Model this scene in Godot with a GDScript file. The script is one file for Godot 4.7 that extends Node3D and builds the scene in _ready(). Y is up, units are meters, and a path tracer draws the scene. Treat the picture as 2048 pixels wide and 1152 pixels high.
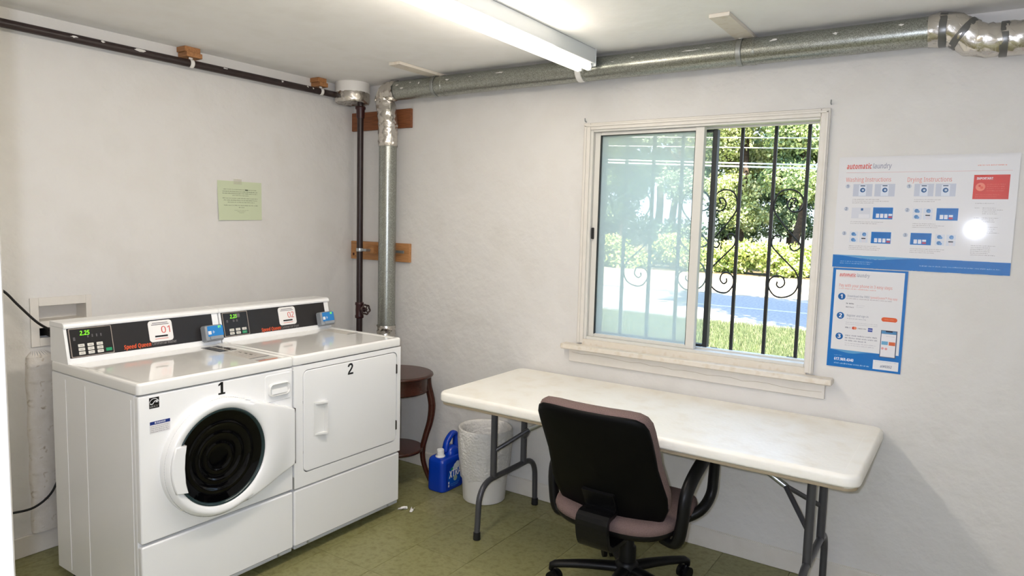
extends Node3D
# A small laundry room: two machines, a folding table with an office chair, a sliding window with a grille, exhaust duct under the ceiling.
# World: wall behind the machines is the plane x = 0, window wall is z = 0, floor is y = 0.

const H := 2.383            # ceiling height
var M := {}                 # shared materials
var used := {}              # names already given
var rng := RandomNumberGenerator.new()

# ---------------------------------------------------------------- geometry collector
class G:
	var v := PackedVector3Array()
	var n := PackedVector3Array()
	var t := PackedVector2Array()

	func tri(a: Vector3, b: Vector3, c: Vector3, na: Vector3, nb: Vector3, nc: Vector3, ua := Vector2.ZERO, ub := Vector2.ZERO, uc := Vector2.ZERO) -> void:
		var f := (b - a).cross(c - a)
		if f.length_squared() < 1e-16:
			return
		if f.dot(na + nb + nc) > 0.0:
			v.append_array([a, c, b]); n.append_array([na, nc, nb]); t.append_array([ua, uc, ub])
		else:
			v.append_array([a, b, c]); n.append_array([na, nb, nc]); t.append_array([ua, ub, uc])

	func flat(a: Vector3, b: Vector3, c: Vector3, away: Vector3) -> void:
		var f := (b - a).cross(c - a).normalized()
		if f.dot(away) < 0.0:
			f = -f
		tri(a, b, c, f, f, f)

	func quad(a: Vector3, b: Vector3, c: Vector3, d: Vector3, nn: Vector3, uv := false) -> void:
		if uv:
			tri(a, b, c, nn, nn, nn, Vector2(0, 1), Vector2(1, 1), Vector2(1, 0))
			tri(a, c, d, nn, nn, nn, Vector2(0, 1), Vector2(1, 0), Vector2(0, 0))
		else:
			tri(a, b, c, nn, nn, nn)
			tri(a, c, d, nn, nn, nn)

	func quad_n(a: Vector3, b: Vector3, c: Vector3, d: Vector3, na: Vector3, nb: Vector3, nc: Vector3, nd: Vector3) -> void:
		tri(a, b, c, na, nb, nc)
		tri(a, c, d, na, nc, nd)

	# a box with rounded-looking chamfers
	func box(c: Vector3, s: Vector3, b := 0.003, B := Basis()) -> void:
		var h := s * 0.5
		b = minf(b, minf(h.x, minf(h.y, h.z)) * 0.95)
		var p := {}
		for sx in [-1, 1]:
			for sy in [-1, 1]:
				for sz in [-1, 1]:
					var g := Vector3(sx, sy, sz)
					for ax in 3:
						var q := g * (h - Vector3(b, b, b))
						q[ax] = g[ax] * h[ax]
						p[[sx, sy, sz, ax]] = c + B * q
		for ax in 3:
			var e := (ax + 1) % 3
			var f := (ax + 2) % 3
			for s0 in [-1, 1]:
				var nn := Vector3.ZERO
				nn[ax] = s0
				var k := []
				for w in [[-1, -1], [1, -1], [1, 1], [-1, 1]]:
					var g := [0, 0, 0]
					g[ax] = s0; g[e] = w[0]; g[f] = w[1]
					k.append(p[[g[0], g[1], g[2], ax]])
				quad(k[0], k[1], k[2], k[3], B * nn)
			# edges running along ax
			for s1 in [-1, 1]:
				for s2 in [-1, 1]:
					var g0 := [0, 0, 0]
					g0[ax] = -1; g0[e] = s1; g0[f] = s2
					var g1 := g0.duplicate()
					g1[ax] = 1
					var ne := Vector3.ZERO
					ne[e] = s1
					var nf := Vector3.ZERO
					nf[f] = s2
					ne = B * ne; nf = B * nf
					quad_n(p[[g0[0], g0[1], g0[2], e]], p[[g1[0], g1[1], g1[2], e]], p[[g1[0], g1[1], g1[2], f]], p[[g0[0], g0[1], g0[2], f]], ne, ne, nf, nf)
		for sx in [-1, 1]:
			for sy in [-1, 1]:
				for sz in [-1, 1]:
					tri(p[[sx, sy, sz, 0]], p[[sx, sy, sz, 1]], p[[sx, sy, sz, 2]], B * Vector3(sx, 0, 0), B * Vector3(0, sy, 0), B * Vector3(0, 0, sz))

	# from corner to corner
	func span(a: Vector3, b: Vector3, bev := 0.003) -> void:
		box((a + b) * 0.5, (b - a).abs(), bev)

	# a grid of points with smooth normals; wrap closes each row
	func grid(rows: Array, wrap := true, flip := false) -> void:
		var r := rows.size()
		var k: int = rows[0].size()
		var nn := []
		for i in r:
			var line := PackedVector3Array()
			for j in k:
				var i0 := maxi(i - 1, 0)
				var i1 := mini(i + 1, r - 1)
				var j0 := (j + k - 1) % k if wrap else maxi(j - 1, 0)
				var j1 := (j + 1) % k if wrap else mini(j + 1, k - 1)
				var du: Vector3 = rows[i1][j] - rows[i0][j]
				var dv: Vector3 = rows[i][j1] - rows[i][j0]
				if dv.length_squared() < 1e-14:   # a pole
					var o := i1 if i == 0 else i0
					dv = rows[o][j1] - rows[o][j0]
				var c := du.cross(dv)
				line.append((-c if flip else c).normalized())
			nn.append(line)
		for i in r - 1:
			for j in (k if wrap else k - 1):
				var j1 := (j + 1) % k
				quad_n(rows[i][j], rows[i + 1][j], rows[i + 1][j1], rows[i][j1], nn[i][j], nn[i + 1][j], nn[i + 1][j1], nn[i][j1])

	func ring(c: Vector3, x: Vector3, y: Vector3, seg: int) -> PackedVector3Array:
		var o := PackedVector3Array()
		for j in seg:
			var a := TAU * j / seg
			o.append(c + x * cos(a) + y * sin(a))
		return o

	func cap(line: PackedVector3Array, nn: Vector3) -> void:
		var c := Vector3.ZERO
		for q in line:
			c += q
		c /= line.size()
		for j in line.size():
			tri(c, line[j], line[(j + 1) % line.size()], nn, nn, nn)

	# a tube along points; r may be a number or an array; oval: [wide, high] of the section with "side" as its first axis
	func tube(pts: Array, r, seg := 12, closed := false, oval := Vector2.ONE, side := Vector3.ZERO) -> void:
		var rows := []
		var k := pts.size()
		var last := side
		var firstd := Vector3.ZERO
		var lastd := Vector3.ZERO
		for i in k + (1 if closed else 0):
			var a: Vector3 = pts[(i - 1 + k) % k] if closed else pts[maxi(i - 1, 0)]
			var b: Vector3 = pts[(i + 1) % k] if closed else pts[mini(i + 1, k - 1)]
			var d := (b - a).normalized()
			if last == Vector3.ZERO:
				last = Vector3.UP.cross(d)
				if last.length() < 0.1:
					last = Vector3.RIGHT.cross(d)
			last = (last - d * last.dot(d)).normalized()
			var rr: float = r[i % k] if r is Array else r
			rows.append(ring(pts[i % k], last * rr * oval.x, d.cross(last) * rr * oval.y, seg))
			if i == 0:
				firstd = d
			lastd = d
		grid(rows, true, true)
		if not closed:
			cap(rows[0], -firstd)
			cap(rows[-1], lastd)

	# a turned shape: profile of (radius, height) from below to above, about y through c
	func lathe(prof: Array, c := Vector3.ZERO, seg := 32, X := Vector3.RIGHT, Y := Vector3.UP) -> void:
		var Z := X.cross(Y)
		var rows := []
		for q in prof:
			rows.append(ring(c + Y * q[1], X * maxf(q[0], 0.00001), Z * maxf(q[0], 0.00001), seg))
		grid(rows, true, true)

	# an outline in the plane X, Y about o, thickened along N, with a bevelled front
	func prism(poly: PackedVector2Array, o: Vector3, X: Vector3, Y: Vector3, depth: float, bev := 0.0, back := true, round_sides := true) -> void:
		var N := X.cross(Y).normalized()
		var k := poly.size()
		var q := poly
		if Geometry2D.is_polygon_clockwise(q):
			q = q.duplicate()
			q.reverse()
		var out := PackedVector2Array()
		for i in k:
			var d := ((q[(i + 1) % k] - q[i]).normalized() + (q[i] - q[(i + k - 1) % k]).normalized()).normalized()
			out.append(Vector2(d.y, -d.x))
		var P := func(w: Vector2, z: float) -> Vector3: return o + X * w.x + Y * w.y + N * z
		var idx := Geometry2D.triangulate_polygon(q)
		var inner := PackedVector2Array()
		for i in k:
			inner.append(q[i] - out[i] * bev)
		for i in range(0, idx.size(), 3):
			tri(P.call(inner[idx[i]], depth), P.call(inner[idx[i + 1]], depth), P.call(inner[idx[i + 2]], depth), N, N, N)
			if back:
				tri(P.call(q[idx[i]], 0.0), P.call(q[idx[i + 1]], 0.0), P.call(q[idx[i + 2]], 0.0), -N, -N, -N)
		for i in k:
			var j := (i + 1) % k
			var ni := X * out[i].x + Y * out[i].y
			var nj := X * out[j].x + Y * out[j].y
			if not round_sides:
				var d := (q[j] - q[i]).normalized()
				ni = X * d.y - Y * d.x
				nj = ni
			quad_n(P.call(q[i], 0.0), P.call(q[j], 0.0), P.call(q[j], depth - bev), P.call(q[i], depth - bev), ni, nj, nj, ni)
			if bev > 0.0:
				quad_n(P.call(q[i], depth - bev), P.call(q[j], depth - bev), P.call(inner[j], depth), P.call(inner[i], depth), ni, nj, N, N)

	func mesh() -> ArrayMesh:
		var a := []
		a.resize(Mesh.ARRAY_MAX)
		a[Mesh.ARRAY_VERTEX] = v
		a[Mesh.ARRAY_NORMAL] = n
		a[Mesh.ARRAY_TEX_UV] = t
		var m := ArrayMesh.new()
		m.add_surface_from_arrays(Mesh.PRIMITIVE_TRIANGLES, a)
		return m


func rrect(w: float, h: float, r: float, seg := 6) -> PackedVector2Array:
	var o := PackedVector2Array()
	for q in [[1, 1, 0], [-1, 1, 1], [-1, -1, 2], [1, -1, 3]]:
		for i in seg + 1:
			var a: float = (q[2] + float(i) / seg) * PI / 2
			o.append(Vector2(q[0] * (w / 2 - r) + cos(a) * r, q[1] * (h / 2 - r) + sin(a) * r))
	return o


func arc(a: Vector3, b: Vector3, c: Vector3, k := 6) -> Array:   # bend from a to c with its corner at b
	var o := []
	for i in k + 1:
		var s := float(i) / k
		o.append(a.lerp(b, s).lerp(b.lerp(c, s), s))
	return o


func smooth(pts: Array, k := 6) -> Array:   # a smooth line through points
	var o := []
	for i in pts.size() - 1:
		var a = pts[maxi(i - 1, 0)]
		var b = pts[i]
		var c = pts[i + 1]
		var d = pts[mini(i + 2, pts.size() - 1)]
		for j in k:
			o.append(b.cubic_interpolate(c, a, d, float(j) / k))
	o.append(pts[-1])
	return o


# ---------------------------------------------------------------- objects
func numbered(called: String) -> String:
	used[called] = used.get(called, -1) + 1
	return called if used[called] == 0 else "%s_%03d" % [called, used[called]]


func put(called: String, shape, m: Material, parent: Node3D = null, at := Vector3.ZERO) -> MeshInstance3D:
	var o := MeshInstance3D.new()
	o.mesh = shape.mesh() if shape is G else shape
	o.material_override = m
	o.position = at
	o.cast_shadow = GeometryInstance3D.SHADOW_CASTING_SETTING_ON
	if parent == null:
		o.name = numbered(called)
		add_child(o)
	else:
		o.name = called
		parent.add_child(o, true)
	return o


func tag(o: Node3D, label: String, category: String, group := "", kind := "") -> Node3D:
	if label: o.set_meta("label", label)
	if category: o.set_meta("category", category)
	if group: o.set_meta("group", group)
	if kind: o.set_meta("kind", kind)
	return o


func thing(called: String, label: String, category: String, at: Vector3, turn := 0.0, group := "") -> Node3D:
	var o := Node3D.new()
	o.name = numbered(called)
	add_child(o)
	o.position = at
	o.rotation.y = turn
	tag(o, label, category, group)
	return o


func struct(called: String, shape, m: Material, label: String, category: String) -> MeshInstance3D:
	var o := put(called, shape, m)
	tag(o, label, category, "", "structure")
	return o


var fonts := {}
func font(bold: bool, slant: float) -> Font:
	var key := [bold, slant]
	if not fonts.has(key):
		var s := SystemFont.new()
		s.font_names = PackedStringArray(["Droid Sans"])
		s.font_weight = 700 if bold else 400
		var f := FontVariation.new()
		f.base_font = s
		if slant != 0.0:
			f.variation_transform = Transform2D(Vector2(1, slant), Vector2(0, 1), Vector2.ZERO)
		fonts[key] = f
	return fonts[key]


# raised or printed lettering; at = left middle (or centre) of the line, long = its length in metres (0: by size)
func letters(parent: Node3D, s: String, size: float, at: Vector3, X: Vector3, Y: Vector3, m: Material, long := 0.0, bold := false, slant := 0.0, centre := false, deep := 0.0006) -> MeshInstance3D:
	var t := TextMesh.new()
	t.text = s
	t.font = font(bold, slant)
	t.font_size = 48
	t.pixel_size = size / 48.0
	t.depth = deep
	t.curve_step = 2.0
	t.horizontal_alignment = HORIZONTAL_ALIGNMENT_CENTER if centre else HORIZONTAL_ALIGNMENT_LEFT
	t.vertical_alignment = VERTICAL_ALIGNMENT_CENTER
	var o := MeshInstance3D.new()
	o.name = "lettering"
	o.mesh = t
	o.material_override = m
	var w := t.get_aabb().size.x
	var k := long / w if long > 0.0 and w > 0.0 else 1.0
	o.transform = Transform3D(Basis(X * k, Y, X.cross(Y)), at)
	parent.add_child(o, true)
	return o


# ---------------------------------------------------------------- materials
func noise_tex(freq: float, ramp: Array, kind := FastNoiseLite.TYPE_SIMPLEX_SMOOTH, size := 512, oct := 4, sd := 1, normal := false, strength := 4.0) -> NoiseTexture2D:
	var f := FastNoiseLite.new()
	f.noise_type = kind
	f.seed = sd
	f.frequency = freq
	f.fractal_octaves = oct
	if kind == FastNoiseLite.TYPE_CELLULAR:
		f.cellular_return_type = FastNoiseLite.RETURN_CELL_VALUE
		f.fractal_type = FastNoiseLite.FRACTAL_NONE
	var t := NoiseTexture2D.new()
	t.width = size
	t.height = size
	t.seamless = true
	t.noise = f
	if normal:
		t.as_normal_map = true
		t.bump_strength = strength
	elif ramp:
		var g := Gradient.new()
		g.offsets = PackedFloat32Array()
		g.colors = PackedColorArray()
		var off := PackedFloat32Array()
		var col := PackedColorArray()
		for r in ramp:
			off.append(r[0]); col.append(r[1])
		g.offsets = off
		g.colors = col
		t.color_ramp = g
	return t


func mat(c: Color, rough := 0.5, metal := 0.0) -> StandardMaterial3D:
	var m := StandardMaterial3D.new()
	m.albedo_color = c
	m.roughness = rough
	m.metallic = metal
	return m


func tri_mat(m: StandardMaterial3D, per_metre: float, world := true) -> StandardMaterial3D:
	m.uv1_triplanar = true
	m.uv1_world_triplanar = world
	m.uv1_scale = Vector3.ONE * per_metre
	return m


func grained(c: Color, rough: float, metal: float, tex: Texture2D, per_metre: float, bump: Texture2D = null, bump_scale := 0.5, world := true) -> StandardMaterial3D:
	var m := mat(c, rough, metal)
	m.albedo_texture = tex
	if bump:
		m.normal_enabled = true
		m.normal_texture = bump
		m.normal_scale = bump_scale
	return tri_mat(m, per_metre, world)


func make_materials() -> void:
	var plaster_n := noise_tex(0.012, [], FastNoiseLite.TYPE_SIMPLEX_SMOOTH, 1024, 5, 7, true, 10.0)
	var blot := noise_tex(0.006, [[0.0, Color(0.975, 0.972, 0.965)], [0.5, Color(1, 1, 1)], [1.0, Color(0.988, 0.985, 0.98)]], FastNoiseLite.TYPE_SIMPLEX_SMOOTH, 512, 5, 3)
	M.wall = grained(Color(0.853, 0.844, 0.828), 0.75, 0, blot, 0.7, plaster_n, 0.23)
	M.ceiling = grained(Color(0.94, 0.935, 0.925), 0.85, 0, blot, 0.8, plaster_n, 0.07)
	M.trim = grained(Color(0.87, 0.85, 0.815), 0.45, 0, blot, 2.0, plaster_n, 0.12)
	M.sill = grained(Color(0.87, 0.84, 0.79), 0.4, 0, noise_tex(0.01, [[0.0, Color(0.93, 0.9, 0.85)], [0.35, Color(1, 1, 1)], [1.0, Color(0.98, 0.97, 0.95)]], FastNoiseLite.TYPE_SIMPLEX_SMOOTH, 512, 5, 9), 2.2)
	M.dirty = grained(Color(0.84, 0.82, 0.79), 0.8, 0, noise_tex(0.014, [[0.0, Color(0.62, 0.58, 0.53)], [0.12, Color(0.86, 0.83, 0.78)], [0.24, Color(1, 1, 1)], [1.0, Color(0.95, 0.94, 0.92)]], FastNoiseLite.TYPE_SIMPLEX_SMOOTH, 512, 5, 21), 2.4, plaster_n, 0.6)
	M.tiles = []
	for i in 3:
		var tx := noise_tex(0.02, [[0.0, Color(0.82, 0.8, 0.72)], [0.45, Color(0.96, 0.96, 0.93)], [0.6, Color(1, 1, 1)], [1.0, Color(0.88, 0.86, 0.78)]], FastNoiseLite.TYPE_SIMPLEX_SMOOTH, 512, 6, 30 + i)
		M.tiles.append(grained([Color(0.55, 0.54, 0.37), Color(0.53, 0.52, 0.355), Color(0.57, 0.555, 0.39)][i], 0.42, 0, tx, 2.1))
	M.joint = mat(Color(0.2, 0.19, 0.13), 0.9)
	M.enamel = mat(Color(0.95, 0.95, 0.945), 0.22)
	M.enamel.clearcoat_enabled = true
	M.enamel.clearcoat = 0.4
	M.enamel.clearcoat_roughness = 0.08
	M.lid = mat(Color(0.935, 0.93, 0.915), 0.1)
	M.lid.clearcoat_enabled = true
	M.lid.clearcoat = 0.6
	M.lid.clearcoat_roughness = 0.04
	M.kick = mat(Color(0.76, 0.77, 0.78), 0.4)
	M.white_plastic = mat(Color(0.9, 0.9, 0.89), 0.3)
	M.overlay = mat(Color(0.115, 0.1, 0.1), 0.35)
	M.panel = mat(Color(0.1, 0.09, 0.09), 0.3)
	M.panel_line = mat(Color(0.62, 0.57, 0.53), 0.4)
	M.button = mat(Color(0.85, 0.84, 0.8), 0.4)
	M.green_button = mat(Color(0.12, 0.58, 0.38), 0.4)
	M.led = mat(Color(0.1, 0.2, 0.02), 0.4)
	M.led.emission_enabled = true
	M.led.emission = Color(0.55, 1.0, 0.15)
	M.led.emission_energy_multiplier = 1.1
	M.orange = mat(Color(0.86, 0.33, 0.14), 0.4)
	M.grey_ink = mat(Color(0.55, 0.53, 0.52), 0.5)
	M.dim_ink = mat(Color(0.36, 0.34, 0.35), 0.5)
	M.black_ink = mat(Color(0.035, 0.035, 0.035), 0.4)
	M.red_ink = mat(Color(0.8, 0.3, 0.25), 0.5)
	M.pink_ink = mat(Color(0.83, 0.5, 0.45), 0.5)
	M.slate_ink = mat(Color(0.45, 0.47, 0.55), 0.5)
	M.white_ink = mat(Color(0.93, 0.94, 0.95), 0.5)
	M.paper_white = mat(Color(0.92, 0.91, 0.9), 0.35)
	M.reader_grey = mat(Color(0.58, 0.6, 0.62), 0.35)
	M.reader_blue = mat(Color(0.13, 0.5, 0.78), 0.3)
	M.glass_bowl = mat(Color(0.018, 0.018, 0.022), 0.05)
	M.glass_bowl.metallic_specular = 0.36
	M.glass_rim = mat(Color(0.13, 0.2, 0.21), 0.08)
	M.dark_hinge = mat(Color(0.22, 0.2, 0.18), 0.4, 0.5)
	var spangle := noise_tex(0.13, [[0.0, Color(0.68, 0.68, 0.66)], [0.5, Color(0.86, 0.86, 0.84)], [1.0, Color(1, 1, 1)]], FastNoiseLite.TYPE_CELLULAR, 512, 1, 5)
	M.galv = grained(Color(0.72, 0.73, 0.71), 0.34, 0.85, spangle, 6.0)
	M.galv.roughness_texture = noise_tex(0.13, [[0.0, Color(0.8, 0.8, 0.8)], [1.0, Color(1, 1, 1)]], FastNoiseLite.TYPE_CELLULAR, 512, 1, 5)
	M.strap = mat(Color(0.62, 0.63, 0.62), 0.4, 0.75)
	var crinkle := noise_tex(0.02, [], FastNoiseLite.TYPE_CELLULAR, 512, 1, 12, true, 14.0)
	M.foil = mat(Color(0.83, 0.81, 0.78), 0.22, 0.95)
	M.foil.normal_enabled = true
	M.foil.normal_texture = crinkle
	M.foil.normal_scale = 1.3
	tri_mat(M.foil, 4.0)
	M.pipe = grained(Color(0.2, 0.14, 0.135), 0.4, 0.0, noise_tex(0.02, [[0.0, Color(0.7, 0.65, 0.65)], [1.0, Color(1, 1, 1)]], FastNoiseLite.TYPE_SIMPLEX_SMOOTH, 256, 4, 6), 4.0)
	M.pipe_red = mat(Color(0.22, 0.1, 0.1), 0.4)
	M.white_paint = mat(Color(0.9, 0.89, 0.87), 0.5)
	M.wood = wood_mat(Color(0.74, 0.54, 0.35), 40)
	M.wood_dark = wood_mat(Color(0.55, 0.34, 0.21), 41)
	M.wood_block = wood_mat(Color(0.68, 0.48, 0.3), 42)
	M.mahogany = wood_mat(Color(0.27, 0.135, 0.1), 43)
	M.mahogany.roughness = 0.25
	M.mahogany_top = grained(Color(0.27, 0.135, 0.1).lerp(Color(0.4, 0.28, 0.2), 0.15), 0.3, 0, noise_tex(0.012, [[0.0, Color(0.8, 0.78, 0.78)], [0.5, Color(0.95, 0.93, 0.92)], [1.0, Color(1, 1, 1)]], FastNoiseLite.TYPE_SIMPLEX_SMOOTH, 512, 5, 44), 3.0)
	M.table_top = grained(Color(0.95, 0.94, 0.91), 0.38, 0, noise_tex(0.008, [[0.0, Color(0.965, 0.95, 0.925)], [0.45, Color(0.99, 0.987, 0.98)], [1.0, Color(1, 1, 1)]], FastNoiseLite.TYPE_SIMPLEX_SMOOTH, 512, 6, 50), 1.6, noise_tex(0.05, [], FastNoiseLite.TYPE_SIMPLEX_SMOOTH, 512, 3, 51, true, 3.0), 0.15)
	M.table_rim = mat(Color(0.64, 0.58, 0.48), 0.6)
	M.leg_metal = mat(Color(0.3, 0.3, 0.315), 0.35, 0.3)
	M.zinc = mat(Color(0.7, 0.72, 0.73), 0.3, 0.85)
	M.rubber = mat(Color(0.03, 0.03, 0.03), 0.7)
	M.black_plastic = mat(Color(0.045, 0.045, 0.05), 0.42)
	M.black_shell = mat(Color(0.03, 0.03, 0.032), 0.5)
	M.black_shell.metallic_specular = 0.22
	M.black_plastic.metallic_specular = 0.35
	var weave := noise_tex(0.12, [], FastNoiseLite.TYPE_SIMPLEX, 256, 2, 60, true, 6.0)
	M.mauve = grained(Color(0.5, 0.41, 0.39), 0.9, 0, noise_tex(0.15, [[0.0, Color(0.75, 0.75, 0.75)], [1.0, Color(1, 1, 1)]], FastNoiseLite.TYPE_SIMPLEX, 256, 2, 61), 6.0, weave, 0.5, false)
	M.bin = mat(Color(0.87, 0.86, 0.84), 0.35)
	M.bag = mat(Color(0.92, 0.91, 0.89, 0.86), 0.3)
	M.bag.transparency = BaseMaterial3D.TRANSPARENCY_ALPHA
	M.bag.normal_enabled = true
	M.bag.normal_texture = noise_tex(0.02, [], FastNoiseLite.TYPE_SIMPLEX_SMOOTH, 512, 4, 70, true, 12.0)
	M.bag.normal_scale = 1.4
	tri_mat(M.bag, 5.0)
	M.blue_plastic = mat(Color(0.02, 0.22, 0.66), 0.25)
	M.cord = mat(Color(0.06, 0.045, 0.045), 0.5)
	M.green_paper = mat(Color(0.74, 0.8, 0.62), 0.8)
	M.iron = mat(Color(0.035, 0.035, 0.038), 0.5)
	M.alu = mat(Color(0.84, 0.83, 0.8), 0.4)
	M.seal = mat(Color(0.1, 0.12, 0.12), 0.5)
	M.fixture = mat(Color(0.86, 0.87, 0.87), 0.35)
	M.tube = mat(Color(1, 1, 1), 0.3)
	M.tube.emission_enabled = true
	M.tube.emission = Color(1.0, 0.965, 0.88)
	M.tube.emission_energy_multiplier = 3.2
	M.hazy = mat(Color(0.86, 0.9, 0.93, 0.42), 0.6)
	M.hazy.transparency = BaseMaterial3D.TRANSPARENCY_ALPHA
	M.hazy.backlight_enabled = true
	M.hazy.backlight = Color(0.9, 0.97, 0.96)
	M.clear = mat(Color(0.72, 0.86, 0.86, 0.16), 0.03)
	M.clear.transparency = BaseMaterial3D.TRANSPARENCY_ALPHA
	# outdoors
	M.lawn = grained(Color(0.36, 0.42, 0.25), 0.95, 0, noise_tex(0.02, [[0.0, Color(0.6, 0.65, 0.45)], [0.5, Color(0.9, 0.92, 0.75)], [1.0, Color(1, 1, 0.85)]], FastNoiseLite.TYPE_SIMPLEX_SMOOTH, 512, 5, 80), 0.4)
	M.asphalt = grained(Color(0.62, 0.62, 0.63), 0.9, 0, noise_tex(0.05, [[0.0, Color(0.75, 0.75, 0.75)], [1.0, Color(1, 1, 1)]], FastNoiseLite.TYPE_SIMPLEX_SMOOTH, 512, 5, 81), 0.5)
	M.sand = grained(Color(0.72, 0.69, 0.62), 0.95, 0, noise_tex(0.03, [[0.0, Color(0.85, 0.83, 0.78)], [1.0, Color(1, 1, 1)]], FastNoiseLite.TYPE_SIMPLEX_SMOOTH, 256, 5, 82), 0.4)
	M.forest_floor = mat(Color(0.33, 0.29, 0.19), 0.95)
	M.line_paint = mat(Color(0.75, 0.72, 0.6), 0.8)
	M.bark = grained(Color(0.33, 0.27, 0.22), 0.9, 0, noise_tex(0.04, [[0.0, Color(0.5, 0.5, 0.5)], [1.0, Color(1, 1, 1)]], FastNoiseLite.TYPE_SIMPLEX_SMOOTH, 256, 4, 83), 0.8)
	M.leaf = mat(Color(1, 1, 1), 0.6)
	M.leaf.vertex_color_use_as_albedo = true
	M.leaf.backlight_enabled = true
	M.leaf.backlight = Color(0.32, 0.4, 0.12)
	M.wire = mat(Color(0.8, 0.8, 0.78), 0.5)


func wood_mat(c: Color, sd: int) -> StandardMaterial3D:
	var tx := noise_tex(0.02, [[0.0, Color(0.8, 0.77, 0.73)], [0.5, Color(0.95, 0.93, 0.9)], [1.0, Color(1, 1, 1)]], FastNoiseLite.TYPE_SIMPLEX_SMOOTH, 256, 4, sd)
	var m := grained(c, 0.55, 0, tx, 1.0)
	m.uv1_scale = Vector3(1.2, 12.0, 12.0)
	return m


# ---------------------------------------------------------------- printed sheets
class Sheet:
	var im: Image
	var k: float      # pixels a metre
	var r := RandomNumberGenerator.new()

	func _init(w: float, h: float, per_metre: float, c: Color) -> void:
		k = per_metre
		im = Image.create_empty(int(w * k), int(h * k), false, Image.FORMAT_RGB8)
		im.fill(c)
		r.seed = 5

	func rect(x: float, y: float, x1: float, y1: float, c: Color) -> void:
		im.fill_rect(Rect2i(int(x * k), int(y * k), maxi(1, int((x1 - x) * k)), maxi(1, int((y1 - y) * k))), c)

	func disc(x: float, y: float, rad: float, c: Color, hole := 0.0) -> void:
		for j in range(int((y - rad) * k), int((y + rad) * k) + 1):
			for i in range(int((x - rad) * k), int((x + rad) * k) + 1):
				var d := Vector2(i + 0.5, j + 0.5).distance_to(Vector2(x, y) * k) / k
				if d <= rad and d >= hole and i >= 0 and j >= 0 and i < im.get_width() and j < im.get_height():
					im.set_pixel(i, j, c)

	func pill(x: float, y: float, x1: float, y1: float, c: Color) -> void:
		var h := (y1 - y) / 2
		disc(x + h, y + h, h, c); disc(x1 - h, y + h, h, c)
		rect(x + h, y, x1 - h, y1, c)

	# lines too small to read: words as short strokes
	func lines(x: float, y: float, x1: float, count: int, pitch: float, high: float, c: Color, paper: Color, ragged := 0.2) -> void:
		for l in count:
			var px := x
			var stop := x1 - (r.randf() * ragged * (x1 - x) if l == count - 1 or ragged > 0.3 else r.randf() * 0.06 * (x1 - x))
			while px < stop:
				var wd := minf(high * r.randf_range(1.2, 4.5), stop - px)
				var q := px
				while q < px + wd:
					var s := high * r.randf_range(0.3, 0.55)
					var up := high * r.randf_range(0.0, 0.35)
					rect(q, y + l * pitch + up, minf(q + s * 0.7, px + wd), y + l * pitch + high, c.lerp(paper, r.randf_range(0.0, 0.45)))
					q += s
				px += wd + high * 0.55

	func tex() -> ImageTexture:
		return ImageTexture.create_from_image(im)


func sheet_mat(s: Sheet, rough := 0.25) -> StandardMaterial3D:
	var m := mat(Color.WHITE, rough)
	m.albedo_texture = s.tex()
	m.texture_repeat = false
	return m


# a printed sheet: o = lower left corner, X and Y its edges
func sheet(called: String, parent: Node3D, o: Vector3, X: Vector3, Y: Vector3, m: Material, thick := 0.0008) -> MeshInstance3D:
	var g := G.new()
	var N := X.cross(Y).normalized() * thick
	g.quad(o + N, o + X + N, o + X + Y + N, o + Y + N, N.normalized(), true)
	for e in [[o, o + X], [o + X, o + X + Y], [o + X + Y, o + Y], [o + Y, o]]:
		var side: Vector3 = (e[1] - e[0]).cross(N).normalized()
		g.quad(e[0], e[1], e[1] + N, e[0] + N, side)
	return put(called, g, m, parent)


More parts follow.
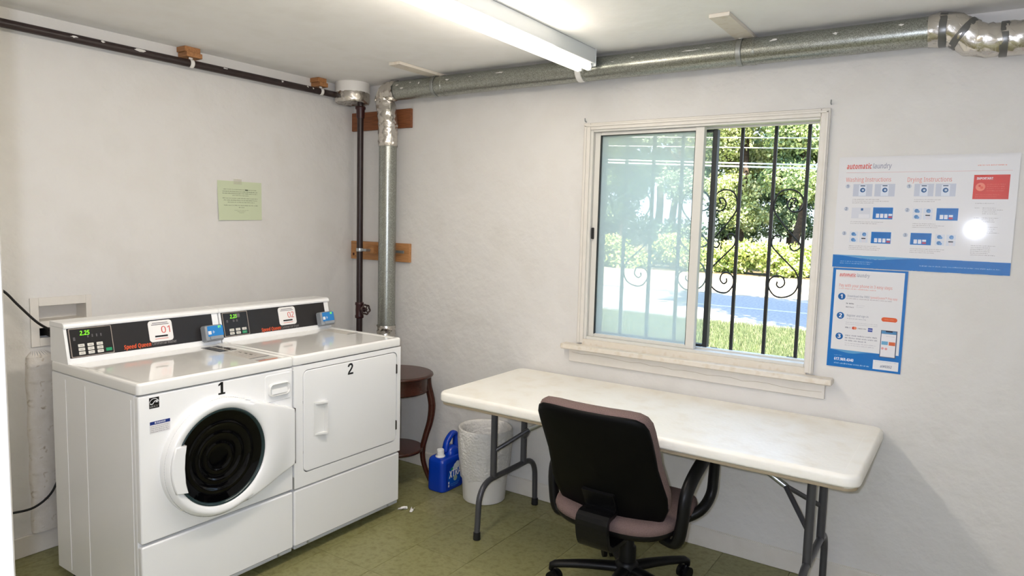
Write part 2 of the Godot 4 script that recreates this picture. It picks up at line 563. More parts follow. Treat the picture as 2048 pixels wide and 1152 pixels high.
# ================================================================ the scene
func _ready() -> void:
	rng.seed = 11
	# ---- camera
	var cam := Camera3D.new()
	cam.name = "camera"
	cam.fov = rad_to_deg(2.0 * atan(576.0 / 1386.9))
	cam.near = 0.05
	cam.far = 300.0
	cam.transform = Transform3D(Basis(Vector3(0.82921, 0.02649, -0.55831), Vector3(-0.07514, 0.99509, -0.06437), Vector3(0.55386, 0.09533, 0.82713)), Vector3(3.4407, 1.5498, 3.2358))
	add_child(cam)
	cam.current = true
	# ---- sky and exposure
	var we := WorldEnvironment.new()
	we.name = "environment"
	var env := Environment.new()
	env.background_mode = Environment.BG_SKY
	var sky := Sky.new()
	var sm := ProceduralSkyMaterial.new()
	sm.sky_top_color = Color(0.62, 0.74, 0.9)
	sm.sky_horizon_color = Color(0.82, 0.88, 0.94)
	sm.ground_bottom_color = Color(0.3, 0.3, 0.26)
	sm.ground_horizon_color = Color(0.7, 0.72, 0.7)
	sm.energy_multiplier = 4.6
	sky.sky_material = sm
	env.sky = sky
	env.tonemap_mode = Environment.TONE_MAPPER_LINEAR
	env.tonemap_exposure = 1.08
	env.sdfgi_enabled = true
	env.ssao_enabled = true
	env.ssil_enabled = true
	we.environment = env
	add_child(we)
	# ---- sun, high behind the house and to the right
	var sun := DirectionalLight3D.new()
	sun.name = "sun"
	sun.light_color = Color(1.0, 0.95, 0.86)
	sun.light_energy = 11.0
	sun.light_angular_distance = 0.6
	sun.shadow_enabled = true
	add_child(sun)
	sun.look_at_from_position(Vector3(5, 7.5, 4.5), Vector3.ZERO, Vector3.UP)
	# ---- the flash of the camera that took the picture, beside its lens
	var flash := OmniLight3D.new()
	flash.name = "camera_flash"
	flash.light_color = Color(0.89, 0.92, 1.0)
	flash.light_energy = 2.3
	flash.light_size = 0.012
	flash.omni_range = 12.0
	flash.omni_attenuation = 2.0
	flash.shadow_enabled = true
	flash.position = Vector3(3.4407, 1.5498, 3.2358) + Vector3(0.82921, 0.02649, -0.55831) * -0.04 + Vector3(0, 0.035, 0)
	add_child(flash)

	make_materials()
	room()
	window()
	ceiling_light()
	outdoors()
	washer()
	dryer()
	duct()
	gas_pipe()
	folding_table()
	office_chair()
	side_table()
	waste_bin()
	detergent()
	posters()
	outlet()
	litter()


# ---------------------------------------------------------------- room
const WX0 := 1.735
const WX1 := 2.85
const WY0 := 0.945
const WY1 := 2.033

func room() -> void:
	# floor: slab with single tiles
	var slab := G.new()
	slab.span(Vector3(-0.2, -0.15, -0.2), Vector3(4.5, -0.006, 4.5), 0.0)
	var fl := struct("floor", slab, M.joint, "olive green vinyl tile floor", "floor")
	var tm := G.new()
	tm.box(Vector3(0, -0.004, 0), Vector3(0.3034, 0.008, 0.3034), 0.0009)
	var tmesh := tm.mesh()
	var x0 := 1.011 - 0.3048 * 3
	var z0 := 0.828 - 0.3048 * 2
	for i in range(-1, 15):
		for j in range(-1, 15):
			var a := Vector2(x0 + i * 0.3048, z0 + j * 0.3048)
			if a.x + 0.3 < 0.0 or a.y + 0.3 < 0.0 or a.x > 4.3 or a.y > 4.3:
				continue
			var o := put("tile", tmesh, M.tiles[rng.randi() % 3], fl)
			o.position = Vector3(a.x + 0.1524, rng.randf_range(-0.0004, 0.0002), a.y + 0.1524)
			o.rotation.y = (rng.randi() % 4) * PI / 2
	# ceiling
	var g := G.new()
	g.span(Vector3(-0.2, H, -0.2), Vector3(4.5, H + 0.15, 4.5), 0.0)
	struct("ceiling", g, M.ceiling, "white painted plaster ceiling", "ceiling")
	# wall behind the machines, with the opening of the outlet box
	g = G.new()
	var oy0 := 0.95; var oy1 := 1.135; var oz0 := 1.665; var oz1 := 1.885
	g.span(Vector3(-0.2, 0, -0.2), Vector3(0, H, oz0), 0.0)
	g.span(Vector3(-0.2, 0, oz1), Vector3(0, H, 4.5), 0.0)
	g.span(Vector3(-0.2, 0, oz0), Vector3(0, oy0, oz1), 0.0)
	g.span(Vector3(-0.2, oy1, oz0), Vector3(0, H, oz1), 0.0)
	g.span(Vector3(-0.2, oy0, oz0), Vector3(-0.1, oy1, oz1), 0.0)
	struct("wall_left", g, M.wall, "white plastered wall behind the washing machine and dryer", "wall")
	# window wall
	g = G.new()
	g.span(Vector3(0, 0, -0.2), Vector3(WX0, H, 0), 0.0)
	g.span(Vector3(WX1, 0, -0.2), Vector3(4.5, H, 0), 0.0)
	g.span(Vector3(WX0, 0, -0.2), Vector3(WX1, WY0, 0), 0.0)
	g.span(Vector3(WX0, WY1, -0.2), Vector3(WX1, H, 0), 0.0)
	struct("wall_back", g, M.wall, "white plastered wall with the window", "wall")
	g = G.new()
	g.span(Vector3(4.3, 0, 0), Vector3(4.5, H, 4.3), 0.0)
	struct("wall_right", g, M.wall, "white wall on the right side of the room", "wall")
	g = G.new()
	g.span(Vector3(0, 0, 4.3), Vector3(4.5, H, 4.5), 0.0)
	struct("wall_rear", g, M.wall, "white wall at the rear of the room", "wall")
	# the wall whose end stands at the left of the doorway
	g = G.new()
	g.span(Vector3(0, 0, 2.86), Vector3(2.4, H, 2.99), 0.006)
	g.span(Vector3(3.75, 0, 2.86), Vector3(4.3, H, 2.99), 0.006)
	g.span(Vector3(2.39, 2.1, 2.86), Vector3(3.755, H, 2.99), 0.006)
	struct("wall_front", g, M.wall, "white plastered wall with the doorway", "wall")
	# baseboards
	g = G.new()
	g.span(Vector3(0.0, 0, 0), Vector3(4.3, 0.093, 0.011), 0.003)
	g.span(Vector3(0.0, 0.0925, 0), Vector3(4.3, 0.096, 0.0075), 0.001)
	struct("baseboard_back", g, M.trim, "white baseboard under the window wall", "baseboard")
	g = G.new()
	g.span(Vector3(0, 0, 0.011), Vector3(0.011, 0.093, 2.86), 0.003)
	struct("baseboard_left", g, M.trim, "white baseboard behind the washing machine", "baseboard")
	# plastered pipe chase under the outlet box
	g = G.new()
	var rows := []
	for i in 15:
		var y := 0.098 + 0.8 * i / 14.0
		var line := PackedVector3Array()
		for j in 13:
			var a := PI * j / 12.0
			var w := 0.057 + 0.003 * sin(i * 1.7)
			line.append(Vector3(0.03 * pow(sin(a), 0.6) + 0.0015 * sin(i * 2.3 + j), y, 1.874 + w * cos(a)))
		rows.append(line)
	g.grid(rows, false, true)
	var top: PackedVector3Array = rows[-1]
	for j in 12:
		g.flat(top[j], top[j + 1], Vector3(0, 0.925, 1.874 + 0.03 * cos(PI * j / 12.0)), Vector3(0.3, 1, 0))
	struct("trim_1", g, M.dirty, "rough plastered pipe chase under the outlet box", "trim")


func window() -> void:
	# casing, sill and apron
	var g := G.new()
	var z1 := 0.014
	g.span(Vector3(1.703, 0.92, 0.0), Vector3(1.742, 2.064, z1), 0.003)
	g.span(Vector3(2.842, 0.92, 0.0), Vector3(2.879, 2.064, z1), 0.003)
	g.span(Vector3(1.742, 2.028, 0.0), Vector3(2.842, 2.064, z1), 0.003)
	g.span(Vector3(1.71, 0.92, z1), Vector3(1.722, 2.052, z1 + 0.005), 0.002)
	g.span(Vector3(2.862, 0.92, z1), Vector3(2.873, 2.052, z1 + 0.005), 0.002)
	g.span(Vector3(1.71, 2.044, z1), Vector3(2.873, 2.055, z1 + 0.005), 0.002)
	struct("trim_2", g, M.trim, "cream wooden casing round the window", "trim")
	g = G.new()
	g.span(Vector3(1.63, 0.886, 0.0), Vector3(2.965, 0.914, 0.062), 0.006)
	g.span(Vector3(WX0, 0.9, -0.08), Vector3(WX1, 0.944, 0.012), 0.003)
	struct("trim_3", g, M.sill, "worn white window sill board with stained edge", "sill")
	g = G.new()
	g.span(Vector3(1.66, 0.815, 0.0), Vector3(2.932, 0.886, 0.015), 0.003)
	var apron := struct("trim_4", g, M.trim, "cracked white apron board under the window sill", "trim")
	g = G.new()
	var cr := []
	for i in 23:
		cr.append(Vector3(1.68 + 1.24 * i / 22.0, 0.862 - 0.018 * i / 22.0 + rng.randf_range(-0.005, 0.005), 0.0152))
	g.tube(cr, 0.0007, 5)
	put("crack", g, M.table_rim, apron)
	# the aluminium slider
	var w := Node3D.new()
	w.name = "window_1"
	add_child(w)
	tag(w, "white aluminium sliding window with a hazy left pane", "window", "", "structure")
	g = G.new()
	g.span(Vector3(WX0, WY0 - 0.002, -0.12), Vector3(1.757, WY1, 0.006), 0.002)
	g.span(Vector3(2.838, WY0 - 0.002, -0.12), Vector3(WX1, WY1, 0.006), 0.002)
	g.span(Vector3(1.757, 2.018, -0.12), Vector3(2.838, WY1, 0.006), 0.002)
	g.span(Vector3(1.757, WY0 - 0.002, -0.12), Vector3(2.838, 0.958, 0.006), 0.002)
	g.span(Vector3(1.757, 0.958, -0.055), Vector3(2.838, 0.965, -0.05), 0.001)
	g.span(Vector3(1.757, 2.01, -0.055), Vector3(2.838, 2.018, -0.05), 0.001)
	put("frame", g, M.alu, w)
	# inner sash on the left, with the hazy pane
	var s := Node3D.new()
	s.name = "sash"
	w.add_child(s, true)
	g = G.new()
	g.span(Vector3(1.757, 0.958, -0.042), Vector3(1.79, 2.018, -0.014), 0.002)
	g.span(Vector3(2.29, 0.958, -0.042), Vector3(2.332, 2.018, -0.008), 0.002)
	g.span(Vector3(1.79, 0.958, -0.042), Vector3(2.29, 0.975, -0.014), 0.002)
	g.span(Vector3(1.79, 2.0, -0.042), Vector3(2.29, 2.018, -0.014), 0.002)
	put("sash_frame", g, M.alu, s)
	g = G.new()
	g.span(Vector3(1.788, 0.973, -0.033), Vector3(1.794, 2.002, -0.013), 0.001)
	g.span(Vector3(2.286, 0.973, -0.033), Vector3(2.291, 2.002, -0.013), 0.001)
	g.span(Vector3(1.79, 1.998, -0.033), Vector3(2.29, 2.002, -0.013), 0.001)
	put("gasket", g, M.seal, s)
	g = G.new()
	g.span(Vector3(1.789, 0.974, -0.029), Vector3(2.291, 2.001, -0.026), 0.0)
	put("pane", g, M.hazy, s)
	# outer sash pushed to the left behind it
	s = Node3D.new()
	s.name = "sash"
	w.add_child(s, true)
	g = G.new()
	g.span(Vector3(1.757, 0.966, -0.1), Vector3(1.776, 2.01, -0.062), 0.002)
	g.span(Vector3(2.355, 0.966, -0.1), Vector3(2.378, 2.01, -0.062), 0.002)
	g.span(Vector3(1.776, 0.966, -0.1), Vector3(2.355, 0.978, -0.062), 0.002)
	g.span(Vector3(1.776, 1.998, -0.1), Vector3(2.355, 2.01, -0.062), 0.002)
	put("sash_frame", g, M.seal, s)
	g = G.new()
	g.span(Vector3(1.775, 0.977, -0.083), Vector3(2.356, 1.999, -0.08), 0.0)
	put("pane", g, M.clear, s)
	# latch
	g = G.new()
	g.span(Vector3(1.76, 1.47, -0.014), Vector3(1.772, 1.53, 0.0), 0.003)
	put("latch", g, M.iron, w)
	# nails left in the casing corners
	for q in [[1.709, 2.072], [2.877, 2.08]]:
		var nl := G.new()
		nl.tube([Vector3(q[0], q[1], 0.0), Vector3(q[0], q[1] + 0.003, 0.014), Vector3(q[0] + 0.002, q[1] + 0.016, 0.02)], 0.003, 8)
		var o := put("curtain_hook", nl, M.zinc)
		tag(o, "small bent metal curtain hook at the %s window corner" % ["duct side", "poster side"][0 if q[0] < 2 else 1], "hook", "curtain hooks above the window")
	# iron grille outside
	var gr := thing("window_grille", "black wrought iron window grille with scrolls outside the window", "grille", Vector3(2.32, 0.91, -0.25))
	gr.position = Vector3(2.32, 0.92, -0.16)
	var off := -gr.position
	var bars := [1.872, 2.023, 2.175, 2.335, 2.468, 2.622, 2.768]
	for x in bars:
		g = G.new()
		g.span(off + Vector3(x - 0.0075, 0.93, -0.1675), off + Vector3(x + 0.0075, 2.12, -0.1525), 0.001)
		put("bar", g, M.iron, gr)
	for x in [1.747]:
		g = G.new()
		g.span(off + Vector3(x - 0.012, 0.93, -0.17), off + Vector3(x + 0.012, 2.12, -0.15), 0.001)
		put("side_bar", g, M.iron, gr)
	for y in [2.075, 0.915]:
		g = G.new()
		g.span(off + Vector3(1.735, y, -0.166), off + Vector3(2.85, y + 0.012, -0.154), 0.001)
		put("rail", g, M.iron, gr)
	for x in [2.39, 2.745]:
		g = G.new()
		g.span(off + Vector3(x - 0.014, 0.92, -0.16), off + Vector3(x + 0.014, 0.955, -0.135), 0.001)
		put("foot_tab", g, M.iron, gr)
	var up := [Vector2(2.717, 1.663), Vector2(2.727, 1.688), Vector2(2.704, 1.688), Vector2(2.69, 1.659), Vector2(2.713, 1.63), Vector2(2.748, 1.635), Vector2(2.761, 1.67), Vector2(2.743, 1.712), Vector2(2.701, 1.731), Vector2(2.654, 1.719), Vector2(2.633, 1.675), Vector2(2.635, 1.631), Vector2(2.668, 1.582), Vector2(2.72, 1.521), Vector2(2.758, 1.479), Vector2(2.753, 1.46), Vector2(2.73, 1.449), Vector2(2.714, 1.465), Vector2(2.717, 1.477)]
	var lo := [Vector2(2.668, 1.488), Vector2(2.67, 1.513), Vector2(2.648, 1.518), Vector2(2.632, 1.499), Vector2(2.634, 1.467), Vector2(2.666, 1.431), Vector2(2.716, 1.383), Vector2(2.748, 1.348), Vector2(2.76, 1.298), Vector2(2.742, 1.253), Vector2(2.702, 1.231), Vector2(2.659, 1.234), Vector2(2.63, 1.27), Vector2(2.632, 1.308), Vector2(2.66, 1.329), Vector2(2.69, 1.323), Vector2(2.7, 1.294), Vector2(2.681, 1.274), Vector2(2.665, 1.285), Vector2(2.667, 1.302)]
	for gap in [[5, 6, false], [3, 4, true], [2, 3, false], [0, 1, true]]:
		var a: float = bars[gap[0]]
		var b: float = bars[gap[1]]
		for c in [up, lo]:
			var p := []
			for q in smooth(c, 4):
				var u: float = (q.x - 2.622) / 0.146
				p.append(off + Vector3(lerpf(b, a, u) if gap[2] else lerpf(a, b, u), q.y, -0.16))
			g = G.new()
			g.tube(p, 0.0038, 7)
			put("scroll", g, M.iron, gr)


func ceiling_light() -> void:
	var o := thing("ceiling_light", "white fluorescent strip light with glowing tubes on the ceiling", "light", Vector3(1.795, H, 1.41), 0.0)
	var L := 2.44
	var g := G.new()
	g.box(Vector3(0, -0.034, 0), Vector3(0.108, 0.068, L), 0.004)
	put("housing", g, M.fixture, o)
	for s in [-1, 1]:
		g = G.new()
		g.box(Vector3(0, -0.04, s * (L / 2 + 0.0015)), Vector3(0.112, 0.082, 0.004), 0.0015)
		put("end_plate", g, M.fixture, o)
		for x in [-0.027, 0.027]:
			g = G.new()
			g.box(Vector3(x, -0.084, s * (L / 2 - 0.012)), Vector3(0.024, 0.034, 0.014), 0.004)
			put("lamp_socket", g, M.white_plastic, o)
	for x in [-0.027, 0.027]:
		g = G.new()
		g.tube([Vector3(x, -0.086, -L / 2 + 0.024), Vector3(x, -0.086, L / 2 - 0.024)], 0.0165, 14)
		put("fluorescent_tube", g, M.tube, o)
	var warm := Color(1.0, 0.955, 0.9)
	# light of the tubes: downwards and to both sides
	for d in [[Vector3(0, -0.108, 0.18), Vector3.DOWN, 0.1, 1.5], [Vector3(0.05, -0.092, 0.18), Vector3.RIGHT, 0.03, 0.72], [Vector3(-0.05, -0.092, 0.18), Vector3.LEFT, 0.03, 0.72]]:
		var a := AreaLight3D.new()
		a.name = "tube_light"
		a.area_size = Vector2(L - 0.4, d[2])
		a.light_color = warm
		a.light_energy = d[3]
		a.area_range = 12.0
		a.area_attenuation = 2.0
		a.shadow_enabled = true
		o.add_child(a, true)
		a.transform = Transform3D(Basis.looking_at(d[1], Vector3.RIGHT if d[1] == Vector3.DOWN else Vector3.UP), d[0])
		if d[1] == Vector3.DOWN:
			a.transform.basis = Basis(Vector3(0, 0, 1), Vector3(1, 0, 0), Vector3(0, 1, 0))
		else:
			a.transform.basis = Basis(Vector3(0, 0, 1) * d[1].x * -1.0, Vector3.UP, -d[1])


# ---------------------------------------------------------------- outdoors
func leaf_cluster(sd: int, count: int, ball: float, leaf: float) -> ArrayMesh:
	var r := RandomNumberGenerator.new()
	r.seed = sd
	var g := G.new()
	for i in count:
		var c := Vector3(r.randf_range(-1, 1), r.randf_range(-1, 1), r.randf_range(-1, 1)).normalized() * ball * pow(r.randf(), 0.6)
		var d := Vector3(r.randf_range(-1, 1), r.randf_range(-0.8, 0.5), r.randf_range(-1, 1)).normalized()
		var s := d.cross(Vector3(r.randf_range(-1, 1), r.randf_range(-1, 1), r.randf_range(-1, 1))).normalized()
		var n := d.cross(s)
		var l := leaf * r.randf_range(0.7, 1.2)
		var a := c
		var b := c + d * l * 0.5 + s * l * 0.33 - n * l * 0.08
		var e := c + d * l * 0.5 - s * l * 0.33 - n * l * 0.08
		var m := c + d * l * 0.5
		var f := c + d * l
		for q in [[a, b, m], [b, f, m], [a, m, e], [m, f, e]]:
			g.flat(q[0], q[1], q[2], n)
	return g.mesh()


func foliage(parent: Node3D, cluster: Mesh, blobs: Array, count: int, sd: int, tint: Array, size: Array) -> MultiMeshInstance3D:
	var r := RandomNumberGenerator.new()
	r.seed = sd
	var mm := MultiMesh.new()
	mm.transform_format = MultiMesh.TRANSFORM_3D
	mm.use_colors = true
	mm.mesh = cluster
	mm.instance_count = count
	for i in count:
		var b: Array = blobs[i % blobs.size()]
		var q := Vector3(r.randfn(), r.randfn(), r.randfn()).normalized() * pow(r.randf(), 0.4)
		var p: Vector3 = b[0] + q * b[1]
		var B := Basis.from_euler(Vector3(r.randf() * TAU, r.randf() * TAU, r.randf() * TAU)).scaled(Vector3.ONE * r.randf_range(size[0], size[1]))
		mm.set_instance_transform(i, Transform3D(B, p))
		var c: Color = tint[r.randi() % tint.size()]
		mm.set_instance_color(i, c.lerp(c * 1.3, r.randf()))
	var o := MultiMeshInstance3D.new()
	o.name = "foliage"
	o.multimesh = mm
	o.material_override = M.leaf
	o.set_meta("kind", "stuff")
	parent.add_child(o, true)
	return o


func tree(at: Vector3, high: float, spread: float, low: float, count: int, sd: int, label: String, group: String, tint: Array, cluster: Mesh, called := "leafy_tree") -> void:
	var o := thing(called, label, "tree", at, 0.0, group)
	var r := RandomNumberGenerator.new()
	r.seed = sd
	var g := G.new()
	var p := []
	var rad := []
	for i in 7:
		p.append(Vector3(r.randf_range(-0.12, 0.12) * i * 0.6, high * 0.85 * i / 6.0, r.randf_range(-0.12, 0.12) * i * 0.6))
		rad.append(lerpf(0.2, 0.05, i / 6.0) * spread / 3.0)
	g.tube(smooth(p, 3), lerp_list(rad, 3), 9)
	put("trunk", g, M.bark, o)
	var blobs := []
	for i in 13:
		var y := lerpf(low, high, pow(r.randf(), 0.9))
		var k := sin(clampf((y - low) / (high - low), 0.05, 0.95) * PI) * 0.75 + 0.25
		var a := r.randf() * TAU
		var c := Vector3(cos(a), 0, sin(a)) * spread * 0.62 * k * r.randf_range(0.3, 1.0) + Vector3(0, y, 0)
		blobs.append([c, Vector3(1, 0.62, 1) * spread * r.randf_range(0.26, 0.42)])
		if i < 7:
			g = G.new()
			var base := Vector3(0, minf(y * 0.8, high * 0.7), 0)
			g.tube([base, base.lerp(c, 0.55) + Vector3(0, 0.1, 0), c], [0.06 * spread / 3, 0.04 * spread / 3, 0.015], 6)
			put("branch", g, M.bark, o)
	foliage(o, cluster, blobs, count, sd + 100, tint, [0.75, 1.3])


func lerp_list(a: Array, k: int) -> Array:
	var o := []
	for i in a.size() - 1:
		for j in k:
			o.append(lerpf(a[i], a[i + 1], float(j) / k))
	o.append(a[-1])
	return o


func outdoors() -> void:
	var gy := -0.1
	var g := G.new()
	g.span(Vector3(-30, gy - 0.3, -8.7), Vector3(30, gy, -0.2), 0.0)
	struct("lawn", g, M.lawn, "mown green lawn between the house and the road", "lawn")
	g = G.new()
	g.span(Vector3(-45, gy - 0.3, -14.2), Vector3(30, gy - 0.03, -8.7), 0.0)
	struct("road", g, M.asphalt, "grey asphalt road beyond the lawn", "road")
	g = G.new()
	g.span(Vector3(-45, gy - 0.3, -21.5), Vector3(30, gy - 0.02, -14.2), 0.0)
	struct("roadside", g, M.sand, "pale sunlit sandy pull-in beyond the road", "ground")
	g = G.new()
	g.span(Vector3(-60, gy - 0.3, -60), Vector3(40, gy, -21.5), 0.0)
	struct("forest_floor", g, M.forest_floor, "brown leaf litter under the trees across the road", "ground")
	g = G.new()
	g.span(Vector3(-45, gy - 0.03, -11.6), Vector3(30, gy - 0.026, -11.48), 0.0)
	struct("trim_5", g, M.line_paint, "faded painted line along the road", "road marking")
	# grass blades
	g = G.new()
	for i in 9:
		var a := i * 2.4
		var c := Vector3(cos(a), 0, sin(a)) * 0.025 * sqrt(float(i))
		var t := c + Vector3(cos(a * 1.7) * 0.02, 0.05 + 0.004 * (i % 4), sin(a * 1.7) * 0.02)
		var w := Vector3(-sin(a), 0, cos(a)) * 0.004
		g.flat(c - w, c + w, t, Vector3(cos(a), 0.4, sin(a)))
	var mm := MultiMesh.new()
	mm.transform_format = MultiMesh.TRANSFORM_3D
	mm.use_colors = true
	mm.mesh = g.mesh()
	mm.instance_count = 22000
	for i in mm.instance_count:
		var p := Vector3(rng.randf_range(-4.5, 5.5), gy - 0.005, rng.randf_range(-8.75, -3.4))
		mm.set_instance_transform(i, Transform3D(Basis(Vector3.UP, rng.randf() * TAU).scaled(Vector3.ONE * rng.randf_range(0.7, 1.5)), p))
		mm.set_instance_color(i, [Color(0.07, 0.1, 0.04), Color(0.1, 0.135, 0.06), Color(0.14, 0.16, 0.085)][rng.randi() % 3])
	var grass := MultiMeshInstance3D.new()
	grass.name = "grass"
	grass.multimesh = mm
	grass.material_override = M.leaf
	add_child(grass)
	tag(grass, "short grass blades on the lawn outside the window", "grass", "", "stuff")
	# trees across the road
	var c0 := leaf_cluster(3, 16, 0.22, 0.125)
	var greens := [Color(0.15, 0.21, 0.08), Color(0.21, 0.28, 0.11), Color(0.28, 0.34, 0.15), Color(0.11, 0.17, 0.08)]
	var yellow := [Color(0.28, 0.33, 0.12), Color(0.35, 0.4, 0.17), Color(0.42, 0.45, 0.24)]
	var cool := [Color(0.13, 0.2, 0.11), Color(0.19, 0.26, 0.15), Color(0.26, 0.32, 0.21)]
	var k := 0
	for q in [[-2.2, -24.2, 8.0, 2.6, 1.4], [-4.6, -25.2, 9.0, 2.9, 1.7], [-7.2, -24.6, 8.4, 2.7, 1.2], [-9.8, -25.4, 9.0, 2.9, 1.5], [-12.4, -24.8, 8.4, 2.8, 1.3], [-3.4, -28.6, 10.5, 3.2, 0.9], [-6.4, -29.4, 11.0, 3.4, 0.9], [-9.6, -29.0, 10.6, 3.3, 0.9], [-12.8, -29.6, 10.8, 3.4, 0.9], [0.0, -26.0, 9.0, 2.9, 1.3], [-15.2, -28.0, 10.0, 3.3, 1.0], [2.8, -25.0, 8.6, 2.8, 1.3], [5.6, -25.6, 9.0, 2.9, 1.4], [1.6, -29.4, 10.6, 3.3, 0.9], [4.6, -29.8, 10.8, 3.4, 0.9], [8.4, -26.4, 9.2, 3.0, 1.2]]:
		tree(Vector3(q[0], gy, q[1]), q[2], q[3], q[4], 2300, 200 + k, ["leafy green tree in the wood across the road", "light yellow green tree in the wood across the road", "dark cool green tree in the wood across the road"][k % 3], "trees across the road", [greens, yellow, cool][k % 3], c0)
		k += 1
	# sunlit bushes along the far edge
	var c1 := leaf_cluster(5, 14, 0.16, 0.13)
	for i in 17:
		var x := -13.2 + i * 1.35 + rng.randf_range(-0.12, 0.12)
		var b := thing("roadside_bush", "sunlit yellow green bush at the far edge of the road", "bush", Vector3(x, gy, -22.1 + rng.randf_range(-0.5, 0.3)), 0.0, "bushes across the road")
		var bl := []
		for j in 6:
			bl.append([Vector3(rng.randf_range(-0.6, 0.6), rng.randf_range(0.2, 0.9), rng.randf_range(-0.35, 0.35)), Vector3(0.5, rng.randf_range(0.22, 0.42), 0.45)])
			var st := G.new()
			st.tube([Vector3(bl[j][0].x * 0.2, 0, 0), bl[j][0]], [0.02, 0.008], 5)
			put("stem", st, M.bark, b)
		foliage(b, c1, bl, 420, 400 + i, [Color(0.3, 0.36, 0.1), Color(0.4, 0.42, 0.16), Color(0.24, 0.33, 0.08)], [0.8, 1.3])
	# tree on the lawn, out of frame to the right, that shades the road
	var c2 := leaf_cluster(9, 12, 0.24, 0.17)
	tree(Vector3(4.6, gy, -8.2), 8.6, 3.6, 4.3, 1900, 500, "tall lawn tree standing beside the road", "", greens, c2, "lawn_tree")
	# low shrub right under the window
	var sh := thing("window_shrub", "dark glossy shrub growing below the window grille", "bush", Vector3(1.75, gy, -1.25))
	var bl2 := []
	for j in 5:
		var e := Vector3(rng.randf_range(-0.3, 0.45), rng.randf_range(0.35, 0.62), rng.randf_range(-0.2, 0.2))
		bl2.append([e, Vector3(0.22, 0.2, 0.2)])
		var st := G.new()
		st.tube([Vector3(e.x * 0.2, 0, 0), e], [0.012, 0.005], 5)
		put("stem", st, M.bark, sh)
	foliage(sh, leaf_cluster(12, 8, 0.08, 0.085), bl2, 130, 600, [Color(0.06, 0.12, 0.03), Color(0.1, 0.17, 0.05)], [0.8, 1.2])
	# overhead wires
	for q in [[3.44, 0.0], [3.23, 0.0], [2.9, 0.012], [2.83, 0.02]]:
		g = G.new()
		var p := []
		for i in 21:
			var x := -20.0 + i * 2.0
			p.append(Vector3(x, q[0] - 0.048 * (x + 0.4) + 0.0006 * (x + 0.4) * (x + 0.4), -12.0))
		g.tube(p, 0.011 + q[1] * 0.5, 6)
		tag(put("overhead_wire", g, M.wire), "pale overhead wire strung along the road", "wire", "overhead wires along the road")


# ---------------------------------------------------------------- machines
const R_ := Vector3(0, 0, -1)     # right on the machines' fronts
const U_ := Vector3(0, 1, 0)

func slope(y: float, z: float, off := 0.0) -> Vector3:
	var k := (y - 0.936) / 0.139
	return Vector3(-0.189 - 0.033 * k, y, z) + Vector3(0.973, 0.231, 0) * off


func machine(called: String, label: String, zc: float) -> Node3D:
	var o := thing(called, label, "washing machine" if called == "washing_machine" else "dryer", Vector3(0.65, 0, zc))
	var g := G.new()
	g.span(Vector3(-0.335, 0.05, -0.3395), Vector3(0.31, 0.891, 0.3395), 0.006)
	for x in [-0.215, -0.055, 0.285]:
		g.span(Vector3(x - 0.004, 0.07, 0.339), Vector3(x + 0.004, 0.87, 0.3412), 0.001)
	put("cabinet", g, M.enamel, o)
	g = G.new()
	g.span(Vector3(0.305, 0.062, -0.3395), Vector3(0.336, 0.3245, 0.3395), 0.008)
	var low := put("lower_panel", g, M.enamel, o)
	g = G.new()
	g.span(Vector3(0.3, 0.046, -0.335), Vector3(0.329, 0.066, 0.335), 0.004)
	put("kick_strip", g, M.kick, low)
	for z in [-0.26, 0.26]:
		g = G.new()
		g.tube([Vector3(0.328, 0.057, z), Vector3(0.332, 0.057, z)], 0.006, 10)
		put("screw", g, M.zinc, low)
	for q in [[-0.28, -0.28], [-0.28, 0.28], [0.2, -0.28], [0.2, 0.28]]:
		g = G.new()
		g.lathe([[0.0, 0.0], [0.024, 0.0], [0.024, 0.012], [0.009, 0.016], [0.009, 0.05]], Vector3(q[0], 0, q[1]), 14)
		put("foot", g, M.rubber, o)
	# top with a raised rim
	var rows := []
	for q in [[-0.004, 0.893], [0.0, 0.896], [0.0, 0.926], [-0.002, 0.932], [-0.006, 0.9352], [-0.01, 0.936], [-0.024, 0.936], [-0.028, 0.9345], [-0.031, 0.932], [-0.034, 0.932]]:
		var line := PackedVector3Array()
		for w in rrect(0.674 + 2 * q[0], 0.682 + 2 * q[0], maxf(0.016 + q[0], 0.006), 6):
			line.append(Vector3(0.002 + w.x, q[1], -w.y))
		rows.append(line)
	g = G.new()
	g.grid(rows, true, true)
	g.cap(rows[0], Vector3.DOWN)
	g.cap(rows[-1], Vector3.UP)
	put("top", g, M.lid, o)
	# control console
	g = G.new()
	var prof := PackedVector2Array([Vector2(-0.335, 0.932), Vector2(-0.189, 0.932), Vector2(-0.189, 0.936), Vector2(-0.222, 1.076), Vector2(-0.335, 1.076)])
	g.prism(prof, Vector3(0, 0, -0.338), Vector3.RIGHT, Vector3.UP, 0.676, 0.0, true, false)
	var con := put("console", g, M.enamel, o)
	g = G.new()
	var capp := PackedVector2Array([Vector2(-0.335, 1.0762), Vector2(-0.214, 1.0762), Vector2(-0.212, 1.083), Vector2(-0.216, 1.093), Vector2(-0.228, 1.097), Vector2(-0.335, 1.097)])
	g.prism(capp, Vector3(0, 0, -0.3405), Vector3.RIGHT, Vector3.UP, 0.681, 0.003, true, false)
	put("cap_rail", g, M.enamel, con)
	return o


func on_console(parent: Node3D, called: String, y: float, z: float, w: float, h: float, r: float, thick: float, m: Material, off := 0.0, bev := 0.0) -> MeshInstance3D:
	var g := G.new()
	var U := Vector3(-0.231, 0.973, 0)
	g.prism(rrect(w, h, r, 4), slope(y, z, off), R_, U, thick, bev)
	return put(called, g, m, parent)


